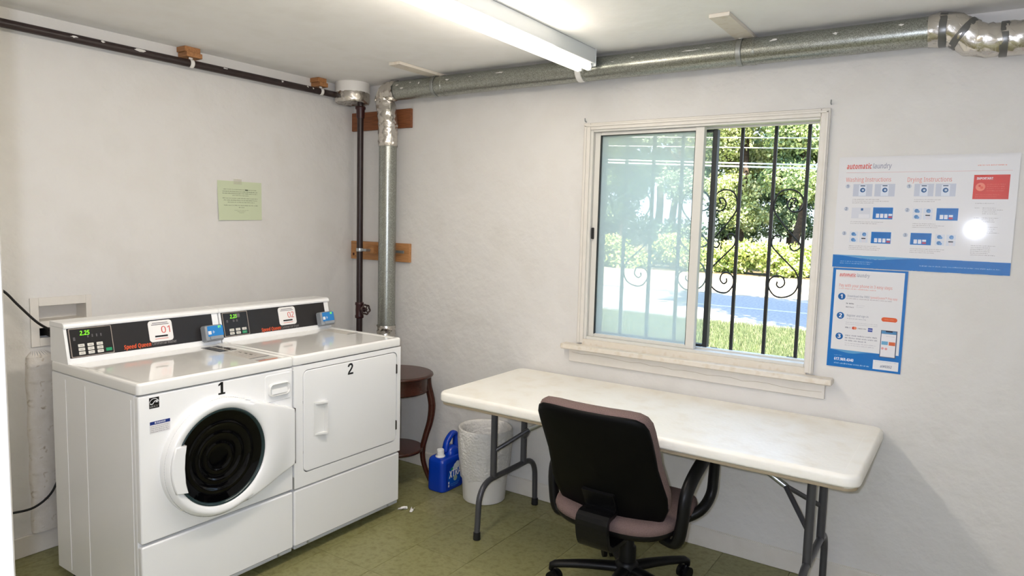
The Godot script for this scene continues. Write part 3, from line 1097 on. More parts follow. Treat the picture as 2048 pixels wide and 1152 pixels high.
func console_fittings(o: Node3D, zc: float, washing: bool) -> void:
	var con: Node3D = o.get_node("console")
	var U := Vector3(-0.231, 0.973, 0)
	var z := func(w: float) -> float: return w - zc
	var d := 0.0 if washing else -0.683
	on_console(con, "face_overlay", 1.0145, z.call(1.6275 + d), 0.634, 0.121, 0.002, 0.0012, M.overlay)
	# keypad
	var wide := 0.166 if washing else 0.138
	var kc: float = z.call(1.9385 + d - wide / 2)
	var kp := on_console(con, "keypad", 1.0145, kc, wide, 0.117, 0.003, 0.0008, M.panel_line, 0.0012)
	on_console(kp, "keypad_face", 1.0145, kc, wide - 0.006, 0.111, 0.003, 0.0004, M.panel, 0.002)
	letters(kp, "2.25", 0.026, slope(1.0505, z.call(1.899 + d), 0.0024), R_, U, M.led, 0.038, true, 0.12)
	if not washing:
		on_console(kp, "display_window", 1.0535, z.call(1.176), 0.03, 0.02, 0.002, 0.0004, M.dim_ink, 0.0023)
	var rows: int = 3 if washing else 2
	for i in rows:
		for j in 3:
			var y := 1.002 - i * 0.0152 if washing else 0.987 - i * 0.0158
			var bz: float = z.call((1.898 - j * 0.0355 if washing else 1.2155 - j * 0.0345))
			var last := not washing and i == 1 and j == 2
			var b := on_console(kp, "button", y, bz, 0.0245, 0.0125, 0.002, 0.0022, M.green_button if last else M.button, 0.0022, 0.0008)
			on_console(b, "button_mark", y, bz, 0.013, 0.0022, 0.0008, 0.0003, M.grey_ink, 0.0044)
	if washing:
		on_console(kp, "button", 0.9745, z.call(1.793), 0.024, 0.013, 0.002, 0.0022, M.green_button, 0.0022, 0.0008)
		for i in 4:
			on_console(kp, "indicator", 1.037, z.call(1.868 - i * 0.017), 0.005, 0.012, 0.001, 0.0003, M.dim_ink, 0.0024)
		on_console(kp, "indicator", 1.03, z.call(1.921), 0.008, 0.014, 0.001, 0.0003, M.dim_ink, 0.0024)
	else:
		for i in 3:
			on_console(kp, "indicator", 1.03, z.call(1.233 - [0.0, 0.035, 0.053][i]), 0.009, 0.012, 0.001, 0.0003, M.dim_ink, 0.0024)
	# brand line
	letters(con, "Speed Queen", 0.025, slope(0.9715 if washing else 0.9675, z.call(1.733 + d), 0.0013), R_, U, M.orange, 0.117, true, 0.15)
	letters(con, "Commercial Washer" if washing else "Commercial Dryer", 0.0185, slope(0.9715 if washing else 0.9675, z.call(1.611 + d), 0.0013), R_, U, M.grey_ink, 0.112)
	# badge
	var bz: float = z.call(1.564 + d)
	var bad := on_console(con, "number_sticker", 1.0235, bz, 0.108, 0.094, 0.014, 0.0012, M.paper_white, 0.0012)
	letters(bad, "01" if washing else "02", 0.042, slope(1.0275, bz - 0.0005, 0.0024), R_, U, M.red_ink, 0.04)
	for q in [[1.0585, 0.0, 0.07, 0.0028], [1.0515, 0.0, 0.08, 0.0028]]:
		on_console(bad, "print_line", q[0], bz + q[1], q[2], q[3], 0.0006, 0.0003, M.dim_ink, 0.0024)
	on_console(bad, "print_line", 1.0005, bz, 0.058, 0.0075, 0.0006, 0.0003, M.black_ink, 0.0024)
	on_console(bad, "print_line", 0.9895, bz, 0.06, 0.0028, 0.0006, 0.0003, M.pink_ink, 0.0024)
	# card reader
	var cr := Node3D.new()
	cr.name = "card_reader"
	con.add_child(cr, true)
	var rz: float = z.call(1.331 + d)
	var g := G.new()
	var c := slope(0.983, rz, 0.02)
	var B := Basis(Vector3(0.973, 0.231, 0), U, Vector3(0.973, 0.231, 0).cross(U))
	g.box(c, Vector3(0.044, 0.076, 0.094), 0.007, B)
	put("case", g, M.reader_grey, cr)
	g = G.new()
	g.prism(rrect(0.08, 0.05, 0.005, 4), slope(0.991, rz - 0.004, 0.0418), R_, U, 0.0012, 0.0004)
	put("face", g, M.reader_blue, cr)
	g = G.new()
	g.box(slope(0.9605, rz - 0.006, 0.044), Vector3(0.009, 0.017, 0.068), 0.003, B)
	put("card_slot_lip", g, M.reader_grey, cr)
	g = G.new()
	g.prism(rrect(0.016, 0.016, 0.001, 2), slope(0.985, rz + 0.026, 0.0431), R_, U, 0.0004)
	put("sticker", g, M.paper_white, cr)
	for i in 3:
		var p := []
		for j in 7:
			var a := -0.7 + 1.4 * j / 6.0
			p.append(slope(0.987, rz - 0.001, 0.0434) + (-R_ * cos(a) + U * sin(a)) * (0.004 + 0.0035 * i))
		g = G.new()
		g.tube(p, 0.0007, 5)
		put("contactless_mark", g, M.white_ink, cr)
	letters(cr, "01" if washing else "02", 0.015, slope(1.0085, rz - 0.018, 0.0432), R_, U, M.led, 0.013, true)


func front_number(o: Node3D, s: String, y: float, z: float, h: float, x := 0.3362) -> void:
	var poly := PackedVector2Array()
	if s == "1":
		for w in [Vector2(-0.3, -0.5), Vector2(0.3, -0.5), Vector2(0.3, -0.36), Vector2(0.12, -0.36), Vector2(0.12, 0.5), Vector2(-0.06, 0.5), Vector2(-0.29, 0.34), Vector2(-0.29, 0.2), Vector2(-0.1, 0.29), Vector2(-0.1, -0.36), Vector2(-0.3, -0.36)]:
			poly.append(w * h)
	else:
		var mid := smooth([Vector2(-0.25, 0.2), Vector2(-0.2, 0.34), Vector2(-0.05, 0.42), Vector2(0.12, 0.39), Vector2(0.2, 0.26), Vector2(0.16, 0.1), Vector2(0.02, -0.08), Vector2(-0.14, -0.25), Vector2(-0.24, -0.41)], 4)
		var inside := PackedVector2Array()
		for i in mid.size():
			var d: Vector2 = (mid[mini(i + 1, mid.size() - 1)] - mid[maxi(i - 1, 0)]).normalized()
			var n := Vector2(-d.y, d.x) * 0.085
			poly.append((mid[i] + n) * h)
			inside.append((mid[i] - n) * h)
		poly[poly.size() - 1] = Vector2(0.32, -0.34) * h
		poly.insert(poly.size() - 1, Vector2(-0.06, -0.34) * h)
		poly.append(Vector2(0.32, -0.5) * h)
		inside[inside.size() - 1] = Vector2(-0.33, -0.5) * h
		inside.reverse()
		poly.append_array(inside)
	var g := G.new()
	g.prism(poly, Vector3(x, y, z), R_, U_, 0.0006, 0.0, true, false)
	put("number", g, M.black_ink, o)


func washer() -> void:
	var zc := 1.6175
	var o := machine("washing_machine", "white front-loading washing machine with round dark glass door, numbered 1", zc)
	console_fittings(o, zc, true)
	# front above the seam
	var g := G.new()
	g.span(Vector3(0.305, 0.3325, -0.3395), Vector3(0.336, 0.8885, 0.3395), 0.007)
	var fp := put("front_panel", g, M.enamel, o)
	front_number(fp, "1", 0.86, 1.625 - zc, 0.05)
	# detergent drawer
	var dz := 1.3565 - zc
	g = G.new()
	g.prism(rrect(0.136, 0.118, 0.014, 5), Vector3(0.3355, 0.815, dz), R_, U_, 0.004, 0.003)
	var dr := put("detergent_drawer", g, M.enamel, o)
	g = G.new()   # moulded pull: a cup with a rounded lip
	var rows := []
	var sec := [[1.06, 0.0], [1.04, 0.007], [0.97, 0.0125], [0.91, 0.0115], [0.87, 0.005], [0.85, 0.0005], [0.0, 0.0003]]
	for q in sec:
		var line := PackedVector3Array()
		for w in rrect(0.105 * q[0] + 0.0001, 0.052 * q[0] + 0.0001, 0.018 * q[0], 5):
			line.append(Vector3(0.3395 + q[1], 0.808 + w.y, dz - w.x))
		rows.append(line)
	g.grid(rows, true, false)
	put("pull_cup", g, M.white_plastic, dr)
	g = G.new()
	g.box(Vector3(0.343, 0.7985, dz), Vector3(0.009, 0.024, 0.082), 0.003, Basis(Vector3(0, 0, 1), 0.25))
	put("pull_lip", g, M.white_plastic, dr)
	# stickers
	var s := Sheet.new(0.037, 0.04, 2600.0, Color(0.04, 0.04, 0.045))
	for i in 200:
		var a := PI * (0.06 + 0.88 * i / 199.0)
		s.disc(0.0185 - cos(a) * 0.017, 0.02 - sin(a) * 0.0155, 0.0011, Color(0.85, 0.85, 0.85))
	for i in 30:
		var u := i / 29.0
		s.disc(0.004 + u * 0.02, 0.022 + 0.004 * sin(u * 5.0) - u * 0.005, 0.0017, Color(0.85, 0.85, 0.85))
	var st := PackedVector2Array()
	for i in 10:
		var a := TAU * i / 10.0 - PI / 2
		st.append(Vector2(0.028, 0.015) + Vector2(cos(a), sin(a)) * (0.0078 if i % 2 == 0 else 0.0032))
	for j in s.im.get_height():
		for i in s.im.get_width():
			if Geometry2D.is_point_in_polygon(Vector2(i, j) / s.k, st):
				s.im.set_pixel(i, j, Color(0.85, 0.85, 0.85))
	s.rect(0, 0.0285, 0.037, 0.0295, Color(0.6, 0.58, 0.57))
	s.lines(0.002, 0.031, 0.035, 1, 0.004, 0.0055, Color(0.75, 0.73, 0.72), Color(0.3, 0.3, 0.3))
	var es := sheet("emblem_sticker", fp, Vector3(0.336, 0.837, 1.9165 - zc), R_ * 0.037, U_ * 0.04, sheet_mat(s))
	tag(es, "black square emblem sticker", "")
	s = Sheet.new(0.076, 0.044, 2200.0, Color(0.86, 0.85, 0.85))
	s.rect(0, 0.0, 0.076, 0.012, Color(0.13, 0.2, 0.47))
	s.rect(0.018, 0.0025, 0.058, 0.0095, Color(0.82, 0.83, 0.86))
	s.lines(0.003, 0.0165, 0.073, 4, 0.0068, 0.0034, Color(0.42, 0.42, 0.42), Color(0.86, 0.85, 0.85))
	var ns := sheet("notice_sticker", fp, Vector3(0.336, 0.743, 1.9155 - zc), R_ * 0.076, U_ * 0.044, sheet_mat(s))
	letters(ns, "NOTICE", 0.0105, Vector3(0.3369, 0.781, 1.8775 - zc), R_, U_, mat(Color(0.2, 0.26, 0.5), 0.5), 0.034, true, 0.15, true, 0.0003)
	# door: a ring that runs out into a flap on the hinge side
	var cz := 1.645 - zc
	var cy := 0.593
	var ro := 0.238
	var ri := 0.193
	var pts := PackedVector2Array()
	for i in 120:
		var a := TAU * i / 120.0
		pts.append(Vector2(cos(a), sin(a)) * ro)
	pts.append(Vector2(0.363, 0.118))
	pts.append(Vector2(0.366, 0.1))
	pts.append(Vector2(0.366, -0.12))
	pts.append(Vector2(0.363, -0.138))
	var hull := Geometry2D.convex_hull(pts)
	var N := 144
	var outer := PackedFloat32Array()
	for j in N:
		var a := TAU * j / N
		var d := Vector2(cos(a), sin(a))
		var far := ro
		for i in hull.size() - 1:
			var x = Geometry2D.segment_intersects_segment(Vector2.ZERO, d, hull[i], hull[i + 1])
			if x != null:
				far = maxf(far, x.length())
		outer.append(far)
	rows = []
	for s0 in [0.0, 0.015, 0.04, 0.08, 0.14, 0.22, 0.32, 0.44, 0.56, 0.68, 0.78, 0.86, 0.92, 0.96, 0.985, 1.0]:
		var line := PackedVector3Array()
		for j in N:
			var a := TAU * j / N
			var r := lerpf(outer[j], ri, s0)
			var edge := outer[j] - r
			var e := clampf(edge / 0.022, 0.0, 1.0)
			var rise := 0.046 * sqrt(1.0 - (1.0 - e) * (1.0 - e))
			var most := lerpf(0.046, 0.024, smoothstep(0.23, 0.36, r))
			if r > ro - 0.002:
				rise = most * sqrt(1.0 - pow(1.0 - clampf(edge / 0.01, 0, 1), 2))
			var h := minf(rise, most)
			var inn := clampf((r - ri) / 0.026, 0.0, 1.0)
			h = minf(h, 0.031 + 0.015 * sqrt(1.0 - (1.0 - inn) * (1.0 - inn)))
			line.append(Vector3(0.336 + h, cy + sin(a) * r, cz - cos(a) * r))
		rows.append(line)
	g = G.new()
	g.grid(rows, true, false)
	var door := put("door", g, M.enamel, o)
	g = G.new()   # rim of the glass
	rows = []
	for q in [[0.1945, 0.030], [0.1935, 0.036], [0.19, 0.0375], [0.186, 0.036], [0.183, 0.031], [0.181, 0.027]]:
		var line := PackedVector3Array()
		for j in 72:
			var a := TAU * j / 72
			line.append(Vector3(0.336 + q[1], cy + sin(a) * q[0], cz - cos(a) * q[0]))
		rows.append(line)
	g.grid(rows, true, false)
	put("glass_rim", g, M.glass_rim, door)
	g = G.new()   # the bowl of the glass with its ridges
	rows = []
	for i in 57:
		var r := 0.182 * (1.0 - i / 56.0)
		var dip := 0.0285 - 0.022 * (1.0 - pow(r / 0.182, 2.2))
		dip += 0.0045 * exp(-pow((r - 0.135) / 0.007, 2)) + 0.0035 * exp(-pow((r - 0.095) / 0.007, 2)) + 0.003 * exp(-pow((r - 0.055) / 0.007, 2))
		var line := PackedVector3Array()
		for j in 72:
			var a := TAU * j / 72
			line.append(Vector3(0.336 + dip, cy + sin(a) * r - 0.01 * (1.0 - r / 0.182), cz - cos(a) * r))
		rows.append(line)
	g.grid(rows, true, false)
	put("door_glass", g, M.glass_bowl, door)
	g = G.new()   # grip that covers the left side of the glass
	var hp := PackedVector2Array()
	for i in 9:
		var a := PI + 0.42 - 0.84 * i / 8.0
		hp.append(Vector2(cos(a), sin(a)) * 0.222)
	for w in [Vector2(-0.158, 0.088), Vector2(-0.163, 0.05), Vector2(-0.166, 0.0), Vector2(-0.163, -0.055), Vector2(-0.154, -0.098)]:
		hp.append(w)
	g.prism(hp, Vector3(0.36, cy, cz), R_, U_, 0.029, 0.007)
	put("door_grip", g, M.enamel, door)
	g = G.new()
	g.span(Vector3(0.338, cy - 0.135, -0.3405), Vector3(0.352, cy + 0.115, -0.337), 0.001)
	put("hinge_cover", g, M.dark_hinge, door)
	# papers lying stuck on the top
	s = Sheet.new(0.15, 0.095, 1400.0, Color(0.12, 0.1, 0.09))
	for i in 60:
		s.disc(rng.randf() * 0.15, rng.randf() * 0.095, rng.randf_range(0.003, 0.011), Color(0.1, 0.09, 0.08).lerp(Color(0.55, 0.52, 0.48), rng.randf()))
	s.rect(0.0, 0.035, 0.15, 0.047, Color(0.82, 0.8, 0.75))
	var tp: Node3D = o.get_node("top")
	top_sheet(tp, "warning_sheet", Vector2(0.503, 1.413), Vector2(0.652, 1.325), zc, sheet_mat(s, 0.15))
	s = Sheet.new(0.208, 0.1, 1400.0, Color(0.8, 0.78, 0.75))
	s.lines(0.01, 0.012, 0.19, 6, 0.013, 0.005, Color(0.5, 0.48, 0.47), Color(0.8, 0.78, 0.75), 0.5)
	s.rect(0.03, 0.03, 0.05, 0.038, Color(0.35, 0.34, 0.33)); s.rect(0.075, 0.03, 0.095, 0.038, Color(0.35, 0.34, 0.33)); s.rect(0.11, 0.03, 0.13, 0.038, Color(0.35, 0.34, 0.33))
	s.rect(0.196, 0.0, 0.208, 0.1, Color(0.42, 0.43, 0.44))
	top_sheet(tp, "instruction_sheet", Vector2(0.676, 1.421), Vector2(0.884, 1.322), zc, sheet_mat(s, 0.2))
	s = Sheet.new(0.06, 0.097, 1400.0, Color(0.8, 0.77, 0.72))
	s.rect(0.036, 0.0, 0.06, 0.097, Color(0.82, 0.42, 0.25))
	s.rect(0.008, 0.05, 0.03, 0.097, Color(0.6, 0.57, 0.6))
	top_sheet(tp, "orange_label", Vector2(0.915, 1.424), Vector2(0.956, 1.327), zc, sheet_mat(s, 0.2))


func top_sheet(parent: Node3D, called: String, a: Vector2, b: Vector2, zc: float, m: Material) -> void:
	# a: rear left, b: front right (x, z); the sheet's own left to right runs from the console to the front
	var g := G.new()
	var y := 0.9325
	var p := Vector3(a.x - 0.65, y, a.y - zc)
	var X := Vector3(b.x - a.x, 0, 0)
	var Z := Vector3(0, 0, b.y - a.y)
	g.quad(p, p + X, p + X + Z, p + Z, Vector3.UP, true)
	for e in [[p, p + X], [p + X, p + X + Z], [p + X + Z, p + Z], [p + Z, p]]:
		var dn := Vector3(0, -0.0006, 0)
		g.quad(e[0], e[1], e[1] + dn, e[0] + dn, (e[0] + e[1]) * 0.5 - p - X * 0.5 - Z * 0.5)
	put(called, g, m, parent)


func dryer() -> void:
	var zc := 0.9345
	var o := machine("dryer", "white dryer with square door, numbered 2, beside the washing machine", zc)
	console_fittings(o, zc, false)
	# front: a panel with a rounded opening, the door sits in it
	var dz := 0.9235 - zc
	var dy := 0.629
	var dw := 0.598
	var dh := 0.466
	var rows := []
	var N := 28
	var inner := rrect(dw + 0.007, dh + 0.007, 0.028, 6)
	var outer := PackedVector2Array()
	var y0 := 0.3325 - dy; var y1 := 0.8885 - dy; var zl := 0.3395 - dz; var zr := 0.3395 + dz
	for w in inner:
		var k := 99.0
		var q: Vector2 = w
		k = minf(k, (zr if q.x > 0 else zl) / maxf(absf(q.x), 1e-4))
		k = minf(k, (y1 if q.y > 0 else -y0) / maxf(absf(q.y), 1e-4))
		outer.append(q * k)
	# push the nearest points into the corners
	for c in [Vector2(zr, y1), Vector2(-zl, y1), Vector2(-zl, y0), Vector2(zr, y0)]:
		var best := 0
		for i in outer.size():
			if outer[i].distance_to(c) < outer[best].distance_to(c):
				best = i
		outer[best] = c
	var P := func(w: Vector2, x: float) -> Vector3: return Vector3(x, dy + w.y, dz - w.x)
	var g := G.new()
	var n := inner.size()
	for i in n:
		var j := (i + 1) % n
		g.quad(P.call(outer[i], 0.336), P.call(outer[j], 0.336), P.call(inner[j], 0.336), P.call(inner[i], 0.336), Vector3.RIGHT)
		var s1: Vector2 = -(inner[i] + inner[j]).normalized()
		g.quad(P.call(inner[i], 0.336), P.call(inner[j], 0.336), P.call(inner[j], 0.31), P.call(inner[i], 0.31), Vector3(0, s1.y, -s1.x))
		g.quad(P.call(outer[i], 0.336), P.call(outer[j], 0.336), P.call(outer[j], 0.308), P.call(outer[i], 0.308), Vector3(0, -s1.y, s1.x))
	var fp := put("front_panel", g, M.enamel, o)
	g = G.new()
	g.prism(rrect(dw, dh, 0.026, 6), Vector3(0.311, dy, dz), R_, U_, 0.0265, 0.004)
	var door := put("door", g, M.enamel, o)
	front_number(door, "2", 0.8275, 0.944 - zc, 0.054, 0.3378)
	# pull handle: a wedge with a hollow
	g = G.new()
	var hz := 1.127 - zc
	var hy := 0.629
	for e in [-1, 1]:      # wedge-shaped ledges above and below the hollow
		var q0: float = hy + e * 0.068
		var q1: float = hy + e * 0.076
		var w := [Vector3(0.337, 0, hz + 0.036), Vector3(0.362, 0, hz - 0.024), Vector3(0.337, 0, hz - 0.024)]
		for k in [q0, q1]:
			g.flat(w[0] + Vector3(0, k, 0), w[1] + Vector3(0, k, 0), w[2] + Vector3(0, k, 0), Vector3(0, 1 if k > (q0 + q1) / 2 else -1, 0))
		for k in 3:
			var p0: Vector3 = w[k]
			var p1: Vector3 = w[(k + 1) % 3]
			var aw := Vector3(p1.z - p0.z, 0, p0.x - p1.x) * (-1.0)
			g.flat(p0 + Vector3(0, q0, 0), p1 + Vector3(0, q0, 0), p1 + Vector3(0, q1, 0), aw)
			g.flat(p0 + Vector3(0, q0, 0), p1 + Vector3(0, q1, 0), p0 + Vector3(0, q1, 0), aw)
	g.box(Vector3(0.3485, hy, hz - 0.026), Vector3(0.027, 0.152, 0.008), 0.003)
	put("door_handle", g, M.white_plastic, door)
	g = G.new()
	g.box(Vector3(0.3372, hy, hz + 0.002), Vector3(0.003, 0.158, 0.078), 0.001)
	put("handle_plate", g, M.white_plastic, door)
	for y in [0.775, 0.478]:
		g = G.new()
		g.box(Vector3(0.337, y, 0.6275 - zc), Vector3(0.006, 0.05, 0.007), 0.001)
		g.tube([Vector3(0.34, y - 0.022, 0.6275 - zc), Vector3(0.34, y + 0.022, 0.6275 - zc)], 0.0035, 8)
		put("hinge", g, M.dark_hinge, door)
	for y in [0.72, 0.49]:
		g = G.new()
		g.box(Vector3(0.33, y, 1.2245 - zc), Vector3(0.008, 0.012, 0.003), 0.0005)
		put("latch", g, M.dark_hinge, fp)
	var s := Sheet.new(0.22, 0.075, 1200.0, Color(0.8, 0.78, 0.74))
	s.lines(0.008, 0.01, 0.2, 4, 0.014, 0.005, Color(0.55, 0.54, 0.52), Color(0.8, 0.78, 0.74), 0.5)
	s.rect(0.205, 0.0, 0.22, 0.075, Color(0.45, 0.47, 0.47))
	top_sheet(o.get_node("top"), "instruction_sheet", Vector2(0.49, 0.7), Vector2(0.71, 0.628), zc, sheet_mat(s, 0.2))


# ---------------------------------------------------------------- exhaust duct
func foil_tube(pts: Array, r: float, sd: int, wrap_pitch := 0.05) -> G:
	var rr := RandomNumberGenerator.new()
	rr.seed = sd
	var g := G.new()
	var rows := []
	var side := Vector3(0, 0, 1)
	for i in pts.size():
		var a: Vector3 = pts[maxi(i - 1, 0)]
		var b: Vector3 = pts[mini(i + 1, pts.size() - 1)]
		var d := (b - a).normalized()
		side = (side - d * side.dot(d)).normalized()
		var up := d.cross(side)
		var line := PackedVector3Array()
		for j in 26:
			var t := TAU * j / 26.0
			var w := r * (1.0 + 0.04 * sin(i * 1.9 + 2.0 * t) + rr.randf_range(-0.055, 0.055))
			line.append(pts[i] + side * cos(t) * w + up * sin(t) * w)
		rows.append(line)
	g.grid(rows, true, true)
	return g


func resample(pts: Array, step: float) -> Array:
	var c := Curve3D.new()
	for p in pts:
		c.add_point(p)
	var o := []
	var l := c.get_baked_length()
	var k := int(ceil(l / step))
	for i in k + 1:
		o.append(c.sample_baked(l * i / k))
	return o


func splash(parent: Node3D, c: Vector3, axis: Vector3, r: float, ang: float, along: float, wide: float, sd: int) -> void:
	# a fleck of paint on a round pipe: ang is measured from the wall upwards about the axis
	var rr := RandomNumberGenerator.new()
	rr.seed = sd
	var e := axis.cross(Vector3.UP).normalized()
	if e.length() < 0.5:
		e = Vector3(0, 0, 1)
	var f := axis.cross(e).normalized()
	if f.y < 0: f = -f
	var g := G.new()
	var k := 11
	var P := func(u: float, w: float) -> Vector3:
		var t := ang + w / r
		return c + axis * u + (e * cos(t) + f * sin(t)) * (r + 0.0009)
	var mid: Vector3 = P.call(0.0, 0.0)
	var nn := (mid - c).normalized()
	var prev: Vector3
	var first: Vector3
	for i in k:
		var t := TAU * i / k
		var q := rr.randf_range(0.45, 1.1)
		var p: Vector3 = P.call(cos(t) * along * q, sin(t) * wide * q)
		if i > 0:
			g.tri(mid + nn * 0.0008, prev, p, nn, nn, nn)
		else:
			first = p
		prev = p
	g.tri(mid + nn * 0.0008, prev, first, nn, nn, nn)
	put("paint_fleck", g, M.white_paint, parent)


func duct() -> void:
	var o := thing("exhaust_duct", "galvanized round exhaust duct rising from the dryer and running under the ceiling", "duct", Vector3(0.4, 0, 0.1))
	var off := -o.position
	var r := 0.0535
	var cy := 2.312
	var g := G.new()
	g.tube([off + Vector3(0.402, 0.86, 0.1), off + Vector3(0.402, 2.06, 0.1)], r, 32)
	var vert := put("vertical_pipe", g, M.galv, o)
	g = G.new()
	g.tube([off + Vector3(0.402, 0.86, 0.1 + r * 1.02), off + Vector3(0.402, 2.05, 0.1 + r * 1.02)], 0.0012, 5)
	put("seam", g, M.galv, vert)
	g = G.new()
	g.tube([off + Vector3(0.47, cy, 0.1), off + Vector3(3.28, cy, 0.1)], r + 0.002, 32)
	var hor := put("horizontal_pipe", g, M.galv, o)
	for x in [0.81, 1.72, 2.54]:
		g = G.new()
		g.lathe([[r + 0.002, -0.012], [r + 0.0042, -0.01], [r + 0.0042, 0.01], [r + 0.002, 0.012]], off + Vector3(x + 0.03, cy, 0.1), 32, Vector3(0, 0, 1), Vector3.RIGHT)
		put("joint_band", g, M.galv, hor)
	var k := 0
	for q in [[0.52, 0.75, 0.012, 0.006], [0.56, 0.35, 0.014, 0.005], [0.62, 0.9, 0.008, 0.006], [0.69, 0.7, 0.006, 0.009], [0.9, 0.7, 0.014, 0.006], [1.06, 0.75, 0.012, 0.003], [1.26, 0.8, 0.028, 0.005], [2.02, 0.75, 0.012, 0.003], [2.3, 0.75, 0.045, 0.003], [2.38, 0.78, 0.02, 0.002], [2.66, 0.8, 0.018, 0.007], [2.9, 0.75, 0.012, 0.008], [3.13, 0.8, 0.01, 0.007], [1.92, 0.55, 0.01, 0.002]]:
		splash(hor, off + Vector3(q[0], cy, 0.1), Vector3.RIGHT, r + 0.002, q[1] - 0.35, q[2], q[3], 700 + k)
		k += 1
	# foil-wrapped elbows and collars
	var p := resample([Vector3(0.402, 1.985, 0.1), Vector3(0.4, 2.13, 0.1), Vector3(0.39, 2.2, 0.1), Vector3(0.372, 2.255, 0.1), Vector3(0.378, 2.295, 0.1), Vector3(0.41, 2.314, 0.1), Vector3(0.48, 2.313, 0.1)], 0.016)
	for i in p.size(): p[i] += off
	put("foil_elbow", foil_tube(p, r + 0.005, 1), M.foil, o)
	p = resample([Vector3(3.22, cy, 0.1), Vector3(3.285, cy + 0.003, 0.1), Vector3(3.33, 2.295, 0.1), Vector3(3.365, 2.268, 0.1), Vector3(3.42, 2.256, 0.1), Vector3(3.56, 2.256, 0.1), Vector3(3.8, 2.256, 0.1)], 0.018)
	for i in p.size(): p[i] += off
	put("foil_elbow", foil_tube(p, r + 0.007, 2), M.foil, o)
	var tp := 0
	for x in [3.268, 3.335, 3.46]:
		g = G.new()
		var yy := cy if x < 3.3 else (2.29 if x < 3.4 else 2.256)
		var ax := Vector3(1, 0, 0) if x < 3.3 or x > 3.4 else Vector3(0.75, -0.6, 0).normalized()
		g.lathe([[r + 0.007, -0.013], [r + 0.0095, -0.011], [r + 0.0095, 0.011], [r + 0.007, 0.013]], off + Vector3(x, yy, 0.1), 28, Vector3(0, 0, 1), ax)
		put("tape_band", g, mat(Color(0.45, 0.45, 0.44), 0.35, 0.7), o)
		tp += 1
	p = resample([off + Vector3(0.402, 0.78, 0.1), off + Vector3(0.402, 0.885, 0.1)], 0.014)
	put("foil_collar", foil_tube(p, r + 0.004, 3), M.foil, o)
	p = resample([off + Vector3(0.402, 0.86, 0.1), off + Vector3(0.402, 0.7, 0.1), off + Vector3(0.402, 0.5, 0.12), off + Vector3(0.402, 0.3, 0.17)], 0.03)
	put("flexible_hose", foil_tube(p, r - 0.002, 4), M.foil, o)
	# straps
	for x in [0.785, 2.515]:
		g = G.new()
		var line := []
		for i in 15:
			var a := PI * 0.42 - PI * 0.95 * i / 14.0
			line.append(off + Vector3(x, cy + sin(a) * (r + 0.0045), 0.1 + cos(a) * (r + 0.0045)))
		line.push_front(off + Vector3(x, 2.366, 0.128))
		g.tube(line, 0.012, 8, false, Vector2(1, 0.1), Vector3.RIGHT)
		put("strap", g, M.strap, o)
	g = G.new()
	var l2 := []
	for i in 15:
		var a := PI * 0.42 - PI * 0.95 * i / 14.0
		l2.append(off + Vector3(1.73, cy + sin(a) * (r + 0.0045), 0.1 + cos(a) * (r + 0.0045)))
	l2.push_front(off + Vector3(1.73, 2.38, 0.13))
	g.tube(l2, 0.017, 8, false, Vector2(1, 0.08), Vector3.RIGHT)
	put("painted_strap", g, M.white_paint, o)
	g = G.new()
	g.span(off + Vector3(0.33, 1.335, 0.041), off + Vector3(0.49, 1.352, 0.0445), 0.001)
	put("wall_strap", g, M.strap, o)
	# boards that the straps hang from
	for q in [[0.735, 0.815, 0.02, 0.445, "short cream board on the ceiling above the duct elbow end"], [2.49, 2.572, 0.02, 0.475, "short cream board on the ceiling above the window"]]:
		g = G.new()
		g.span(Vector3(q[0], 2.367, q[2]), Vector3(q[1], H, q[3]), 0.002)
		tag(put("ceiling_board", g, M.sill), q[4], "board", "boards that carry the duct straps")
	# boards on the wall
	g = G.new()
	g.span(Vector3(0.0, 2.105, 0.0), Vector3(0.512, 2.22, 0.02), 0.002)
	tag(put("wall_board", g, M.wood_dark), "dark reddish wooden board on the wall below the foil elbow", "board", "wall boards behind the pipes")
	g = G.new()
	g.span(Vector3(0.0, 1.279, 0.0), Vector3(0.514, 1.396, 0.022), 0.002)
	var wb := thing("wall_board", "light orange wooden board behind the duct and pipe", "board", Vector3(0, 0, 0), 0.0, "wall boards behind the pipes")
	put("plank", g, M.wood, wb)
	g = G.new()
	g.tube([Vector3(0.025, 1.31, 0.021), Vector3(0.025, 1.31, 0.0225)], 0.009, 10)
	put("knot", g, M.mahogany, wb)
	g = G.new()
	g.span(Vector3(0.19, 1.322, 0.022), Vector3(0.245, 1.372, 0.06), 0.002)
	put("spacer_block", g, M.wood, wb)


